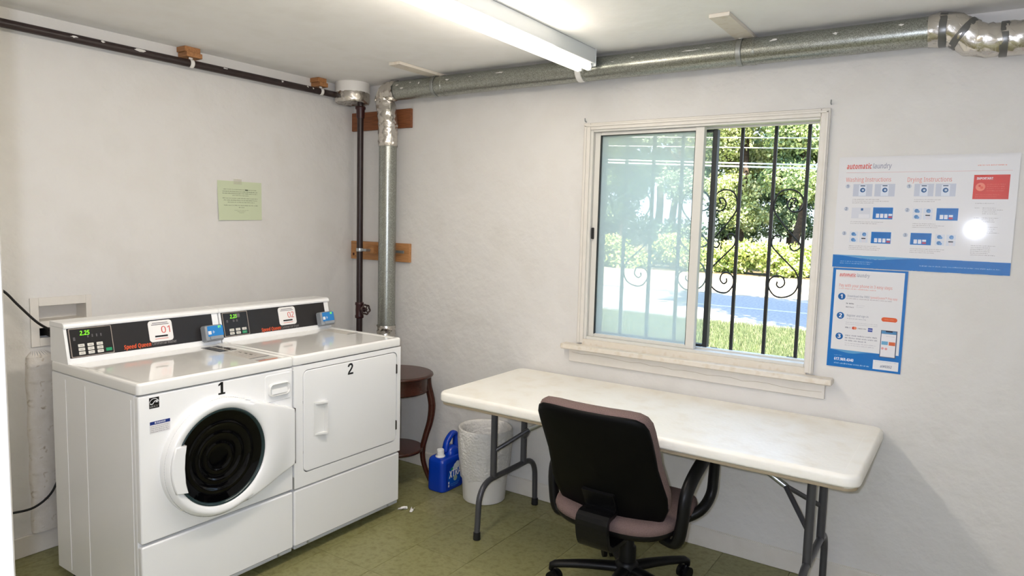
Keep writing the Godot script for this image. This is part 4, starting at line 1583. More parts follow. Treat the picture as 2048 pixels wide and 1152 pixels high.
func gas_pipe() -> void:
	var o := thing("steel_pipe", "dark brown painted pipe along the wall top and down the corner", "pipe", Vector3(0.163, 0.0, 0.1))
	var off := -o.position
	var g := G.new()
	g.tube([off + Vector3(0.06, 2.303, 0.12), off + Vector3(0.06, 2.303, 2.86)], 0.019, 16)
	var h := put("horizontal_pipe", g, M.pipe, o)
	var k := 0
	for q in [[1.72, 0.3, 0.02, 0.004], [1.6, 0.9, 0.012, 0.006], [1.43, 0.8, 0.035, 0.007], [0.98, 0.9, 0.016, 0.004], [0.62, 0.7, 0.01, 0.005], [0.44, 0.9, 0.008, 0.005], [0.4, 0.6, 0.006, 0.004]]:
		splash(h, off + Vector3(0.06, 2.303, q[0]), Vector3(0, 0, -1), 0.019, q[1] * 0.55, q[2], q[3] * 1.3, 800 + k)
		k += 1
	g = G.new()
	g.tube([off + Vector3(0.163, 0.02, 0.1), off + Vector3(0.163, 2.29, 0.1)], 0.0195, 16)
	put("vertical_pipe", g, M.pipe, o)
	g = G.new()
	g.lathe([[0.02, -0.03], [0.025, -0.03], [0.026, 0.02], [0.032, 0.026], [0.032, 0.04], [0.02, 0.042]], off + Vector3(0.163, 2.2, 0.1), 16)
	put("upper_fitting", g, M.pipe_red, o)
	# valve
	g = G.new()
	g.lathe([[0.02, -0.052], [0.027, -0.05], [0.028, -0.036], [0.024, -0.03], [0.025, 0.0], [0.024, 0.03], [0.028, 0.036], [0.027, 0.05], [0.02, 0.052]], off + Vector3(0.163, 0.957, 0.1), 18)
	g.tube([off + Vector3(0.17, 0.96, 0.1), off + Vector3(0.222, 0.966, 0.112)], 0.016, 14)
	put("valve_body", g, M.pipe_red, o)
	g = G.new()
	var X := Vector3(0.97, 0.1, 0.22).normalized()
	var side := X.cross(Vector3.UP).normalized()
	var up := side.cross(X)
	var rim := []
	for i in 30:
		var a := TAU * i / 30.0
		rim.append(off + Vector3(0.234, 0.968, 0.114) + (side * cos(a) + up * sin(a)) * (0.029 + 0.003 * sin(a * 6.0)))
	g.tube(rim, 0.006, 8, true)
	for i in 3:
		var a := TAU * i / 3.0
		g.tube([off + Vector3(0.234, 0.968, 0.114), off + Vector3(0.234, 0.968, 0.114) + (side * cos(a) + up * sin(a)) * 0.029], 0.004, 6)
	g.tube([off + Vector3(0.215, 0.966, 0.11), off + Vector3(0.244, 0.969, 0.116)], 0.008, 10)
	put("handwheel", g, mat(Color(0.3, 0.24, 0.23), 0.35, 0.4), o)
	# clamp on the lower board
	g = G.new()
	g.lathe([[0.0195, -0.01], [0.0225, -0.01], [0.0225, 0.01], [0.0195, 0.01]], off + Vector3(0.163, 1.345, 0.1), 18)
	g.span(off + Vector3(0.18, 1.337, 0.098), off + Vector3(0.222, 1.353, 0.102), 0.001)
	g.span(off + Vector3(0.214, 1.337, 0.06), off + Vector3(0.218, 1.353, 0.1), 0.001)
	put("pipe_clamp", g, M.zinc, o)
	for z in [1.165, 0.328]:
		g = G.new()
		var l := []
		for i in 13:
			var a := PI * 0.5 - PI * 1.0 * i / 12.0
			l.append(off + Vector3(0.06 + cos(a) * 0.0205, 2.303 + sin(a) * 0.0205, z))
		l.push_front(off + Vector3(0.062, 2.342, z))
		g.tube(l, 0.011, 8, false, Vector2(1, 0.12), Vector3(0, 0, 1))
		put("pipe_strap", g, M.white_paint, o)
	# wooden blocks between pipe and ceiling
	for q in [[1.12, 1.205, "thick orange wooden block above the pipe over the machines"], [0.295, 0.36, "small splintered wooden block above the pipe near the corner"]]:
		var b := thing("wood_block", q[2], "block", Vector3(0.03, 2.335, (q[0] + q[1]) / 2), 0.0, "wooden blocks above the pipe")
		var hz: float = (q[1] - q[0]) / 2
		g = G.new()
		g.span(Vector3(-0.03, 0.022, -hz), Vector3(0.045, 0.048, hz), 0.002)
		put("upper_piece", g, M.wood_block, b)
		g = G.new()
		g.span(Vector3(-0.028, -0.003, -hz - 0.006), Vector3(0.052, 0.0215, hz - 0.006), 0.002)
		put("lower_piece", g, M.wood_block, b)
	# round vent stub in the ceiling corner
	var v := thing("vent_collar", "round white and foil vent collar in the ceiling corner", "vent", Vector3(0.118, 2.255, 0.125))
	g = G.new()
	g.lathe([[0.104, 0.06], [0.106, 0.062], [0.106, 0.1275], [0.1, 0.1278]], Vector3.ZERO, 40)
	put("collar", g, M.white_paint, v)
	var rows := []
	var rr := RandomNumberGenerator.new()
	rr.seed = 44
	for q in [[0.0001, 0.012], [0.03, 0.012], [0.06, 0.012], [0.09, 0.006], [0.101, 0.002], [0.107, 0.012], [0.1085, 0.025], [0.108, 0.038], [0.108, 0.05], [0.1075, 0.064], [0.105, 0.066]]:
		var line := PackedVector3Array()
		for j in 40:
			var a := TAU * j / 40
			var w: float = q[0] * (1.0 + rr.randf_range(-0.012, 0.012))
			line.append(Vector3(cos(a) * w, q[1] + (rr.randf_range(-0.004, 0.004) if q[0] > 0.05 else 0.0), sin(a) * w))
		rows.append(line)
	g = G.new()
	g.grid(rows, true, false)
	put("foil_wrap", g, M.foil, v)


# ---------------------------------------------------------------- furniture
func folding_table() -> void:
	var o := thing("folding_table", "long white plastic folding table under the window", "table", Vector3(2.263, 0, 0.375))
	var W := 1.82
	var D := 0.735
	var X := Vector3.RIGHT
	var Y := Vector3(0, 0, -1)     # normal X x Y = up
	# top: rounded slab, sunk field inside a border
	var rows := []
	for q in [[0.0, 0.0], [-0.001, 0.004], [0.008, 0.004], [0.012, 0.012], [0.012, 0.034], [0.008, 0.043], [0.002, 0.0475], [-0.004, 0.049], [-0.038, 0.049], [-0.0415, 0.0475], [-0.0445, 0.0475]]:
		var line := PackedVector3Array()
		var e: float = q[0] - 0.012
		for w in rrect(W + 2 * e, D + 2 * e, maxf(0.055 + e, 0.012), 8):
			line.append(Vector3(w.x, 0.688 + q[1], -w.y))
		rows.append(line)
	var g := G.new()
	g.grid(rows, true, true)
	g.cap(rows[-1], Vector3.UP)
	g.cap(rows[0], Vector3.DOWN)
	put("tabletop", g, M.table_top, o)
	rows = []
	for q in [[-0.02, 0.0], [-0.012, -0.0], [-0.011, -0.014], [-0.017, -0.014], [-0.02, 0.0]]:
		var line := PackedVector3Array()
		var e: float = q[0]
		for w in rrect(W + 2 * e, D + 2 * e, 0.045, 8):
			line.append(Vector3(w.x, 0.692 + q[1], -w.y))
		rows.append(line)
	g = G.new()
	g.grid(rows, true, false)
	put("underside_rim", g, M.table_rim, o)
	# folding leg frames
	for side in [-1, 1]:
		var f := Node3D.new()
		f.name = "leg_frame"
		o.add_child(f, true)
		var lx: float = 1.513 - 2.263 if side < 0 else 2.985 - 2.263
		var zo := -0.375
		var r := 0.0145
		g = G.new()
		var pts := [Vector3(lx, 0.03, 0.608 + zo)]
		pts += arc(Vector3(lx, 0.16, 0.6 + zo), Vector3(lx, 0.262, 0.594 + zo), Vector3(lx, 0.272, 0.5 + zo), 7)
		pts += arc(Vector3(lx, 0.272, 0.17 + zo), Vector3(lx, 0.262, 0.086 + zo), Vector3(lx, 0.16, 0.082 + zo), 7)
		pts.append(Vector3(lx, 0.03, 0.076 + zo))
		g.tube(pts, r, 14)
		put("foot_bar", g, M.leg_metal, f)
		for z in [0.48, 0.205]:
			g = G.new()
			g.tube([Vector3(lx, 0.268, z + zo), Vector3(lx, 0.69, z + zo)], 0.0165, 14)
			put("leg", g, M.leg_metal, f)
		for z in [0.608, 0.076]:
			g = G.new()
			g.lathe([[0.0, 0.0], [0.018, 0.0], [0.0185, 0.004], [0.0175, 0.036], [0.015, 0.038]], Vector3(lx, 0.0, z + zo), 14)
			put("foot_cap", g, M.rubber, f)
		# brace: two arms from the legs meeting in a sleeve under the top
		var inward: float = -side
		var j := Vector3(lx + inward * 0.122, 0.513, 0.342 + zo)
		for z in [0.48, 0.205]:
			g = G.new()
			g.tube([Vector3(lx + inward * 0.006, 0.412, z + zo), j], 0.0105, 10)
			put("brace", g, M.leg_metal, f)
		g = G.new()
		var j2 := Vector3(lx + inward * 0.195, 0.555, 0.342 + zo)
		var j3 := Vector3(lx + inward * 0.43, 0.683, 0.342 + zo)
		g.tube([j - (j2 - j) * 0.05, j2], 0.0125, 12)
		put("brace_sleeve", g, M.zinc, f)
		g = G.new()
		g.tube([j2, j3], 0.0105, 10)
		put("brace", g, M.leg_metal, f)
		g = G.new()
		g.span(Vector3(minf(lx + inward * 0.4, lx + inward * 0.46), 0.675, 0.29 + zo), Vector3(maxf(lx + inward * 0.4, lx + inward * 0.46), 0.69, 0.39 + zo), 0.002)
		put("mount", g, M.leg_metal, f)
		g = G.new()
		g.span(Vector3(lx - 0.02, 0.677, 0.1 + zo), Vector3(lx + 0.02, 0.691, 0.57 + zo), 0.002)
		put("mount", g, M.leg_metal, f)


func pad(outline: PackedVector2Array, o: Vector3, X: Vector3, Y: Vector3, steps: Array, bend: float, tall := 0.0) -> G:
	# a cushion: rows of (scale of outline, height along the normal), bent about Y
	var N := X.cross(Y).normalized()
	var rows := []
	for q in steps:
		var line := PackedVector3Array()
		for w in outline:
			var s: Vector2 = w * q[0]
			line.append(o + X * s.x + Y * s.y + N * (q[1] + bend * s.x * s.x + tall * s.y * s.y))
		rows.append(line)
	var g := G.new()
	g.grid(rows, true, true)
	return g


func office_chair() -> void:
	var o := thing("office_chair", "black office chair with mauve fabric pushed to the folding table", "chair", Vector3(2.305, 0, 0.61), 0.0)
	# five-star base
	var b := Node3D.new()
	b.name = "base"
	o.add_child(b, true)
	var first := atan2(-0.76, -0.65)
	var g := G.new()
	g.lathe([[0.0, 0.072], [0.045, 0.072], [0.05, 0.08], [0.05, 0.125], [0.036, 0.14], [0.03, 0.142]], Vector3.ZERO, 24)
	put("hub", g, M.black_plastic, b)
	for i in 5:
		var a := first + TAU * i / 5.0
		var d := Vector3(cos(a), 0, sin(a))
		var n := Vector3(-sin(a), 0, cos(a))
		g = G.new()
		var p := []
		var rad := []
		for j in 9:
			var u := j / 8.0
			p.append(d * lerpf(0.03, 0.305, u) + Vector3(0, 0.105 - 0.022 * u * u, 0))
			rad.append(lerpf(0.03, 0.021, u))
		p += [d * 0.318 + Vector3(0, 0.076, 0), d * 0.322 + Vector3(0, 0.056, 0)]
		rad += [0.02, 0.015]
		g.tube(p, rad, 12, false, Vector2(1.0, 0.72), n)
		var arm := put("arm", g, M.black_plastic, b)
		var sw := rng.randf_range(-0.5, 0.5)
		var t := n.rotated(Vector3.UP, sw)
		var c := d * 0.318 + Vector3(0, 0.028, 0) + t.cross(Vector3.UP) * 0.012
		g = G.new()
		for s in [-1, 1]:
			g.tube([c + t * s * 0.009, c + t * s * 0.026], 0.0275, 18)
		g.tube([c - t * 0.02, c + t * 0.02], 0.008, 8)
		g.tube([c + Vector3(0, 0.006, 0), d * 0.32 + Vector3(0, 0.062, 0)], 0.009, 8)
		put("caster", g, M.black_plastic, arm)
	g = G.new()
	g.lathe([[0.036, 0.13], [0.036, 0.2], [0.027, 0.205], [0.027, 0.3], [0.014, 0.302], [0.014, 0.33]], Vector3.ZERO, 20)
	put("gas_lift", g, M.black_plastic, o)
	g = G.new()
	g.span(Vector3(-0.085, 0.312, -0.12), Vector3(0.085, 0.35, 0.16), 0.01)
	g.tube([Vector3(0.06, 0.345, -0.05), Vector3(0.2, 0.342, -0.06)], 0.006, 8)
	put("tilt_mechanism", g, M.black_plastic, o)
	# seat
	var so := PackedVector2Array()
	for i in 48:
		var a := TAU * i / 48
		so.append(Vector2(signf(cos(a)) * pow(absf(cos(a)), 0.55) * 0.262, signf(sin(a)) * pow(absf(sin(a)), 0.55) * 0.25))
	var up := Vector3(0, 0, -1)
	g = pad(so, Vector3(0, 0.345, 0.03), Vector3.RIGHT, up, [[0.3, 0.0], [0.85, 0.0], [0.95, 0.008], [0.99, 0.022], [0.985, 0.032]], 0.25)
	put("seat_shell", g, M.black_plastic, o)
	g = pad(so, Vector3(0, 0.345, 0.03), Vector3.RIGHT, up, [[0.95, 0.024], [0.985, 0.032], [1.0, 0.046], [0.985, 0.062], [0.94, 0.074], [0.85, 0.081], [0.6, 0.083], [0.3, 0.081], [0.0, 0.08]], 0.25)
	put("seat", g, M.mauve, o)
	# backrest: shell behind, cushion in front
	var lean := 0.47
	var BY := Vector3(0, cos(lean), sin(lean))
	var BX := Vector3.RIGHT
	var outl := PackedVector2Array()
	var halfs := [[-0.325, 0.0], [-0.321, 0.06], [-0.306, 0.115], [-0.278, 0.168], [-0.235, 0.207], [-0.18, 0.228], [-0.12, 0.231], [-0.06, 0.224], [0.02, 0.216], [0.1, 0.215], [0.17, 0.213], [0.215, 0.209], [0.245, 0.197], [0.262, 0.175], [0.27, 0.14], [0.275, 0.07], [0.277, 0.0]]
	for q in halfs: q[1] *= 1.07 + 0.1 * maxf(q[0], 0.0)
	for q in halfs: outl.append(Vector2(q[1], q[0]))
	for i in range(halfs.size() - 2, 0, -1): outl.append(Vector2(-halfs[i][1], halfs[i][0]))
	var bc := Vector3(0.0, 0.632, 0.305)
	g = pad(outl, bc, BX, BY, [[0.0, 0.028], [0.3, 0.028], [0.6, 0.026], [0.85, 0.022], [0.95, 0.017], [0.99, 0.009], [1.0, 0.0], [0.985, -0.006]], -0.55, 0.12)
	put("back_shell", g, M.black_shell, o)
	g = pad(outl, bc, BX, BY, [[0.985, -0.003], [0.998, -0.01], [1.005, -0.026], [0.99, -0.043], [0.95, -0.056], [0.85, -0.064], [0.5, -0.066], [0.0, -0.064]], -0.55, 0.12)
	put("back_cushion", g, M.mauve, o)
	# back support plate and bar
	var bn := BX.cross(BY)
	var up_end := bc + BY * -0.1 + bn * 0.03
	var line := smooth([Vector2(up_end.z, up_end.y), Vector2(up_end.z - 0.035, up_end.y - 0.08), Vector2(0.322, 0.43), Vector2(0.316, 0.35), Vector2(0.29, 0.312), Vector2(0.24, 0.302), Vector2(0.1, 0.302)], 5)
	var prof := PackedVector2Array()
	var under := PackedVector2Array()
	for i in line.size():
		var dd: Vector2 = (line[mini(i + 1, line.size() - 1)] - line[maxi(i - 1, 0)]).normalized()
		var nn := Vector2(-dd.y, dd.x) * 0.011
		prof.append(Vector2(-line[i].x - nn.x, line[i].y + nn.y))
		under.append(Vector2(-line[i].x + nn.x, line[i].y - nn.y))
	under.reverse()
	prof.append_array(under)
	g = G.new()
	g.prism(prof, Vector3(-0.075, 0, 0), Vector3(0, 0, -1), Vector3.UP, 0.135, 0.003, true, false)
	put("back_bracket", g, M.black_plastic, o)
	# loop arms
	for s in [-1, 1]:
		var loop := smooth([Vector3(s * 0.2, 0.335, 0.12), Vector3(s * 0.262, 0.345, 0.145), Vector3(s * 0.282, 0.43, 0.15), Vector3(s * 0.288, 0.53, 0.14), Vector3(s * 0.29, 0.585, 0.075), Vector3(s * 0.3, 0.64, -0.03), Vector3(s * 0.307, 0.652, -0.085), Vector3(s * 0.308, 0.62, -0.125), Vector3(s * 0.305, 0.53, -0.135), Vector3(s * 0.3, 0.455, -0.125), Vector3(s * 0.275, 0.4, -0.07), Vector3(s * 0.2, 0.355, -0.02)], 6)
		g = G.new()
		g.tube(loop, 0.024, 12, false, Vector2(1.15, 0.9), Vector3.RIGHT)
		put("armrest", g, M.black_plastic, o)
		g = G.new()
		g.tube([Vector3(s * 0.252, 0.357, 0.142), Vector3(s * 0.252, 0.357, 0.152)], 0.014, 12)
		put("bolt", g, M.dark_hinge, o)


func side_table() -> void:
	var o := thing("side_table", "small round dark mahogany side table beside the dryer", "table", Vector3(0.685, 0, 0.3))
	var g := G.new()
	g.lathe([[0.0, 0.638], [0.19, 0.638], [0.206, 0.642], [0.212, 0.648], [0.21, 0.655], [0.205, 0.659], [0.198, 0.6605]], Vector3.ZERO, 56)
	put("top_edge", g, M.mahogany, o)
	g = G.new()
	g.lathe([[0.2, 0.6595], [0.198, 0.6612], [0.1, 0.6614], [0.0, 0.6614]], Vector3.ZERO, 56)
	put("tabletop", g, M.mahogany_top, o)
	g = G.new()
	g.lathe([[0.165, 0.55], [0.178, 0.55], [0.182, 0.556], [0.182, 0.562], [0.18, 0.566], [0.18, 0.638]], Vector3.ZERO, 48)
	put("apron", g, M.mahogany, o)
	g = G.new()
	g.lathe([[0.0, 0.195], [0.15, 0.195], [0.158, 0.2], [0.158, 0.212], [0.15, 0.216], [0.0, 0.216]], Vector3.ZERO, 44)
	put("shelf", g, M.mahogany, o)
	for i in 3:
		var a := -0.75 + i * TAU / 3
		var d := Vector3(cos(a), 0, sin(a))
		g = G.new()
		var p := []
		for q in [[0.178, 0.636], [0.182, 0.58], [0.2, 0.5], [0.205, 0.44], [0.195, 0.36], [0.172, 0.28], [0.155, 0.205], [0.158, 0.13], [0.178, 0.06], [0.2, 0.01], [0.203, 0.0]]:
			p.append(d * q[0] + Vector3(0, q[1], 0))
		var rad := lerp_list([0.021, 0.021, 0.022, 0.022, 0.02, 0.018, 0.017, 0.0155, 0.0145, 0.016, 0.015], 4)
		g.tube(smooth(p, 4), rad, 12)
		put("leg", g, M.mahogany, o)


func waste_bin() -> void:
	var o := thing("waste_bin", "round white waste bin by the wall under the table end", "bin", Vector3(1.235, 0, 0.17))
	var g := G.new()
	g.lathe([[0.0, 0.0], [0.112, 0.0], [0.118, 0.006], [0.13, 0.18], [0.143, 0.395], [0.147, 0.4], [0.147, 0.405], [0.141, 0.405], [0.139, 0.395], [0.126, 0.18], [0.112, 0.015], [0.0, 0.012]], Vector3.ZERO, 48)
	put("bucket", g, M.bin, o)
	# liner folded over the rim
	var nz := FastNoiseLite.new()
	nz.seed = 9
	nz.frequency = 1.0
	var rows := []
	var prof := [[0.122, 0.13], [0.131, 0.14], [0.136, 0.19], [0.141, 0.25], [0.146, 0.31], [0.15, 0.35], [0.153, 0.385], [0.152, 0.405], [0.147, 0.411], [0.14, 0.409], [0.133, 0.395], [0.126, 0.33], [0.118, 0.24], [0.108, 0.13], [0.095, 0.04], [0.03, 0.022], [0.0, 0.02]]
	for i in prof.size():
		var line := PackedVector3Array()
		for j in 64:
			var a := TAU * j / 64
			var q: Array = prof[i]
			var w := 0.0
			var hem := 0.0
			if i < 6:
				w = 0.011 * (nz.get_noise_3d(cos(a) * 3, q[1] * 22, sin(a) * 3) + 0.3)
				hem = 0.035 * nz.get_noise_2d(cos(a) * 1.5 + 5, sin(a) * 1.5) if i < 2 else 0.0
			elif i > 9 and i < 16:
				w = 0.008 * (nz.get_noise_3d(cos(a) * 5, q[1] * 9, sin(a) * 5) - 0.5)
			line.append(Vector3(cos(a) * (q[0] + w), q[1] + hem, sin(a) * (q[0] + w)))
		rows.append(line)
	g = G.new()
	g.grid(rows, true, true)
	var bag := put("bin_liner", g, M.bag)
	bag.position = o.position
	tag(bag, "crumpled translucent plastic liner in the white waste bin", "bag")


func detergent() -> void:
	var o := thing("detergent_jug", "blue plastic laundry detergent jug with white cap beside the bin", "jug", Vector3(0.962, 0, 0.178))
	# body: rounded block in layers
	var rows := []
	for q in [[0.9, 0.0], [0.97, 0.003], [1.0, 0.012], [1.0, 0.06], [0.985, 0.11], [1.0, 0.15], [0.99, 0.172], [0.94, 0.186], [0.82, 0.194], [0.5, 0.197], [0.0, 0.198]]:
		var line := PackedVector3Array()
		for w in rrect(0.126 * q[0] + 0.0002, 0.2 * q[0] + 0.0002, 0.034 * q[0], 7):
			line.append(Vector3(w.x, q[1], -w.y))
		rows.append(line)
	var g := G.new()
	g.grid(rows, true, true)
	g.cap(rows[0], Vector3.DOWN)
	# shoulder under the handle
	rows = []
	for q in [[1.0, 0.17], [0.95, 0.2], [0.82, 0.22], [0.6, 0.235], [0.3, 0.241], [0.0, 0.242]]:
		var line := PackedVector3Array()
		for w in rrect(0.1 * q[0] + 0.0002, 0.1 * q[0] + 0.0002, 0.035 * q[0], 6):
			line.append(Vector3(w.x, q[1], -0.04 - w.y))
		rows.append(line)
	g.grid(rows, true, true)
	put("body", g, M.blue_plastic, o)
	g = G.new()
	g.tube(smooth([Vector3(0, 0.215, 0.008), Vector3(0, 0.262, -0.004), Vector3(0, 0.295, -0.035), Vector3(0, 0.307, -0.065), Vector3(0, 0.29, -0.087), Vector3(0, 0.24, -0.088), Vector3(0, 0.19, -0.084)], 6), 0.015, 14, false, Vector2(1.35, 1.0), Vector3.RIGHT)
	put("handle", g, M.blue_plastic, o)
	g = G.new()
	g.lathe([[0.028, 0.19], [0.0285, 0.198], [0.026, 0.203], [0.021, 0.206], [0.0215, 0.228], [0.0205, 0.236], [0.015, 0.24], [0.0, 0.241]], Vector3(0, 0, 0.05), 26)
	g.span(Vector3(-0.004, 0.206, 0.066), Vector3(0.004, 0.232, 0.075), 0.002)
	put("cap", g, M.white_plastic, o)
	# label on the side that faces the room
	var s := Sheet.new(0.15, 0.15, 1600.0, Color(0.03, 0.2, 0.62))
	s.disc(0.075, 0.085, 0.062, Color(0.06, 0.32, 0.72))
	s.disc(0.085, 0.03, 0.02, Color(0.85, 0.87, 0.86)); s.disc(0.1, 0.024, 0.022, Color(0.88, 0.9, 0.88)); s.disc(0.07, 0.038, 0.014, Color(0.8, 0.84, 0.84))
	s.disc(0.05, 0.04, 0.009, Color(0.1, 0.55, 0.35))
	s.disc(0.082, 0.098, 0.017, Color(0.62, 0.7, 0.62))
	s.rect(0.018, 0.108, 0.03, 0.122, Color(0.75, 0.8, 0.88)); s.rect(0.018, 0.126, 0.03, 0.14, Color(0.75, 0.8, 0.88))
	s.lines(0.04, 0.125, 0.12, 2, 0.01, 0.004, Color(0.6, 0.7, 0.88), Color(0.05, 0.22, 0.65))
	var lab := sheet("label", o, Vector3(0.0635, 0.015, 0.072), Vector3(0, 0, -0.15), Vector3(0, 0.15, 0), sheet_mat(s, 0.25), 0.0008)
	letters(lab, "XTRA", 0.062, Vector3(0.0648, 0.094, 0.05), Vector3(0, 0.08, -0.997).normalized(), Vector3(0, 0.997, 0.08), M.black_ink, 0.112, true, 0.2, false, 0.0004)
	letters(lab, "XTRA", 0.058, Vector3(0.0653, 0.095, 0.0495), Vector3(0, 0.08, -0.997).normalized(), Vector3(0, 0.997, 0.08), M.white_ink, 0.108, true, 0.2, false, 0.0004)


# ---------------------------------------------------------------- paper on the walls
func posters() -> void:
	var X := Vector3.RIGHT
	var Y := Vector3.UP
	var paper := Color(0.86, 0.855, 0.86)
	var blue := Color(0.07, 0.42, 0.72)
	var ink := Color(0.5, 0.48, 0.48)
	var pale := Color(0.74, 0.76, 0.81)
	# large instructions
	var W := 0.621
	var Hh := 0.462
	var s := Sheet.new(W, Hh, 1750.0, paper)
	for i in int(W * s.k):
		var u := (i + 0.5) / s.k
		var b := 0.409 + 0.014 * exp(-pow((u - 0.16) / 0.1, 2)) + 0.004 * (u / W)
		var b0 := 0.409 + 0.004 * (u / W)
		s.rect(u, b0, u + 1.0 / s.k, b, Color(0.35, 0.6, 0.78))
		s.rect(u, b, u + 1.0 / s.k, Hh, blue)
	s.lines(0.03, 0.434, 0.157, 2, 0.008, 0.004, Color(0.75, 0.84, 0.92), blue)
	s.lines(0.323, 0.438, 0.59, 1, 0.008, 0.0045, Color(0.75, 0.84, 0.92), blue, 0.0)
	s.lines(0.031, 0.0475, 0.122, 1, 0.01, 0.0035, Color(0.6, 0.58, 0.58), paper, 0.0)
	s.lines(0.489, 0.041, 0.581, 1, 0.01, 0.005, Color(0.82, 0.42, 0.33), paper, 0.0)
	s.rect(0.03, 0.064, 0.6, 0.0652, Color(0.82, 0.62, 0.6))
	for q in [[0.06, 0.112, 0.132, 0.163], [0.141, 0.112, 0.215, 0.163], [0.283, 0.113, 0.35, 0.163], [0.356, 0.113, 0.424, 0.163]]:
		var x: float = (q[0] + q[2]) / 2
		s.rect(q[0], q[1], q[2], q[3], pale)
		s.rect(x - 0.014, q[1] + 0.004, x + 0.014, q[3] - 0.002, Color(0.83, 0.85, 0.89))
		s.rect(x - 0.009, q[1] + 0.006, x + 0.009, q[1] + 0.0095, Color(0.2, 0.27, 0.38))
		s.disc(x, q[1] + 0.025, 0.0095, Color(0.2, 0.36, 0.55))
		s.disc(x + 0.001, q[1] + 0.025, 0.0045, Color(0.72, 0.78, 0.84))
	for q in [[0.141, 0.208, 3], [0.141, 0.309, 3], [0.366, 0.209, 2], [0.283, 0.309, 2]]:
		s.rect(q[0], q[1], q[0] + 0.073, q[1] + 0.048, blue)
		s.lines(q[0] + 0.01, q[1] + 0.006, q[0] + 0.06, 2, 0.007, 0.003, Color(0.1, 0.3, 0.52), blue)
		for i in q[2]:
			s.rect(q[0] + 0.012 + i * 0.015, q[1] + 0.026, q[0] + 0.024 + i * 0.015, q[1] + 0.043, Color(0.88, 0.89, 0.92))
			s.lines(q[0] + 0.013 + i * 0.015, q[1] + 0.029, q[0] + 0.023 + i * 0.015, 2, 0.006, 0.003, Color(0.55, 0.55, 0.6), Color.WHITE)
		s.rect(q[0] + 0.012 + q[2] * 0.015, q[1] + 0.026, q[0] + 0.026 + q[2] * 0.015, q[1] + 0.034, Color(0.88, 0.89, 0.92))
		s.rect(q[0] + 0.012 + q[2] * 0.015, q[1] + 0.036, q[0] + 0.026 + q[2] * 0.015, q[1] + 0.043, Color(0.72, 0.3, 0.35))
	s.rect(0.06, 0.21, 0.131, 0.255, Color(0.8, 0.81, 0.84))
	s.rect(0.088, 0.237, 0.128, 0.253, Color(0.86, 0.86, 0.88)); s.rect(0.095, 0.212, 0.104, 0.222, Color(0.25, 0.4, 0.6))
	for q in [[0.06, 0.31], [0.284, 0.21], [0.369, 0.312]]:
		for j in 2:
			for i in 2:
				var a := Vector2(q[0] + i * 0.037, q[1] + j * 0.024)
				s.rect(a.x, a.y, a.x + 0.032, a.y + 0.021, Color(0.8, 0.82, 0.86))
				if i == 1 and j == 1:
					s.rect(a.x + 0.008, a.y + 0.002, a.x + 0.024, a.y + 0.006, Color(0.12, 0.1, 0.12))
					s.disc(a.x + 0.016, a.y + 0.013, 0.006, Color(0.86, 0.8, 0.8), 0.004)
				else:
					s.disc(a.x + 0.013 + 0.004 * i, a.y + 0.01, 0.0075, Color(0.32, 0.5, 0.7))
					s.disc(a.x + 0.019, a.y + 0.013, 0.005, Color(0.4, 0.58, 0.78))
	for q in [[0.06, 0.174, 0.198, 3], [0.059, 0.267, 0.209, 2], [0.059, 0.368, 0.202, 3], [0.285, 0.174, 0.415, 2], [0.286, 0.27, 0.427, 3], [0.284, 0.371, 0.434, 3], [0.489, 0.35, 0.583, 6], [0.516, 0.205, 0.581, 4], [0.516, 0.243, 0.575, 3], [0.516, 0.278, 0.58, 4], [0.491, 0.205, 0.508, 1], [0.491, 0.243, 0.508, 1], [0.491, 0.278, 0.508, 1], [0.491, 0.187, 0.565, 1]]:
		s.lines(q[0], q[1], q[2], q[3], 0.0072, 0.0034, ink, paper, 0.45)
	for q in [[0.039, 0.121], [0.039, 0.215], [0.038, 0.318], [0.264, 0.122], [0.264, 0.217], [0.264, 0.318]]:
		s.disc(q[0], q[1], 0.0085, Color(0.72, 0.75, 0.8))
	var red := Color(0.79, 0.2, 0.14)
	s.rect(0.48, 0.08, 0.594, 0.173, red)
	s.disc(0.503, 0.126, 0.0155, Color(0.9, 0.5, 0.4))
	s.disc(0.5, 0.122, 0.004, red); s.disc(0.507, 0.129, 0.005, Color(0.85, 0.36, 0.27))
	s.lines(0.523, 0.115, 0.582, 4, 0.008, 0.0034, Color(0.9, 0.5, 0.42), red, 0.3)
	s.lines(0.489, 0.154, 0.58, 2, 0.008, 0.0034, Color(0.9, 0.45, 0.36), red, 0.4)
	var o := thing("instruction_poster", "large landscape instruction poster with blue band on the window wall", "poster", Vector3(2.925, 1.394, 0.0015))
	var m := sheet_mat(s, 0.045)
	sheet("print", o, Vector3.ZERO, X * W, Y * Hh, m, 0.001)
	var at := func(x: float, y: float) -> Vector3: return Vector3(x, Hh - y, 0.0011)
	letters(o, "automatic", 0.03, at.call(0.029, 0.039), X, Y, M.red_ink, 0.094, true, 0.12, false, 0.0003)
	letters(o, "laundry", 0.029, at.call(0.127, 0.039), X, Y, M.slate_ink, 0.068, false, 0.12, false, 0.0003)
	letters(o, "Washing Instructions", 0.025, at.call(0.03, 0.094), X, Y, M.pink_ink, 0.168, false, 0.0, false, 0.0003)
	letters(o, "Drying Instructions", 0.025, at.call(0.255, 0.096), X, Y, M.pink_ink, 0.152, false, 0.0, false, 0.0003)
	letters(o, "IMPORTANT", 0.0125, at.call(0.489, 0.094), X, Y, M.white_ink, 0.052, true, 0.0, false, 0.0003)
	for q in [["1", 0.039, 0.121], ["2", 0.039, 0.215], ["3", 0.038, 0.318], ["1", 0.264, 0.122], ["2", 0.264, 0.217], ["3", 0.264, 0.318]]:
		letters(o, q[0], 0.016, at.call(q[1], q[2]), X, Y, M.slate_ink, 0.0, true, 0.0, true, 0.0003)
	# smaller payment poster
	W = 0.281
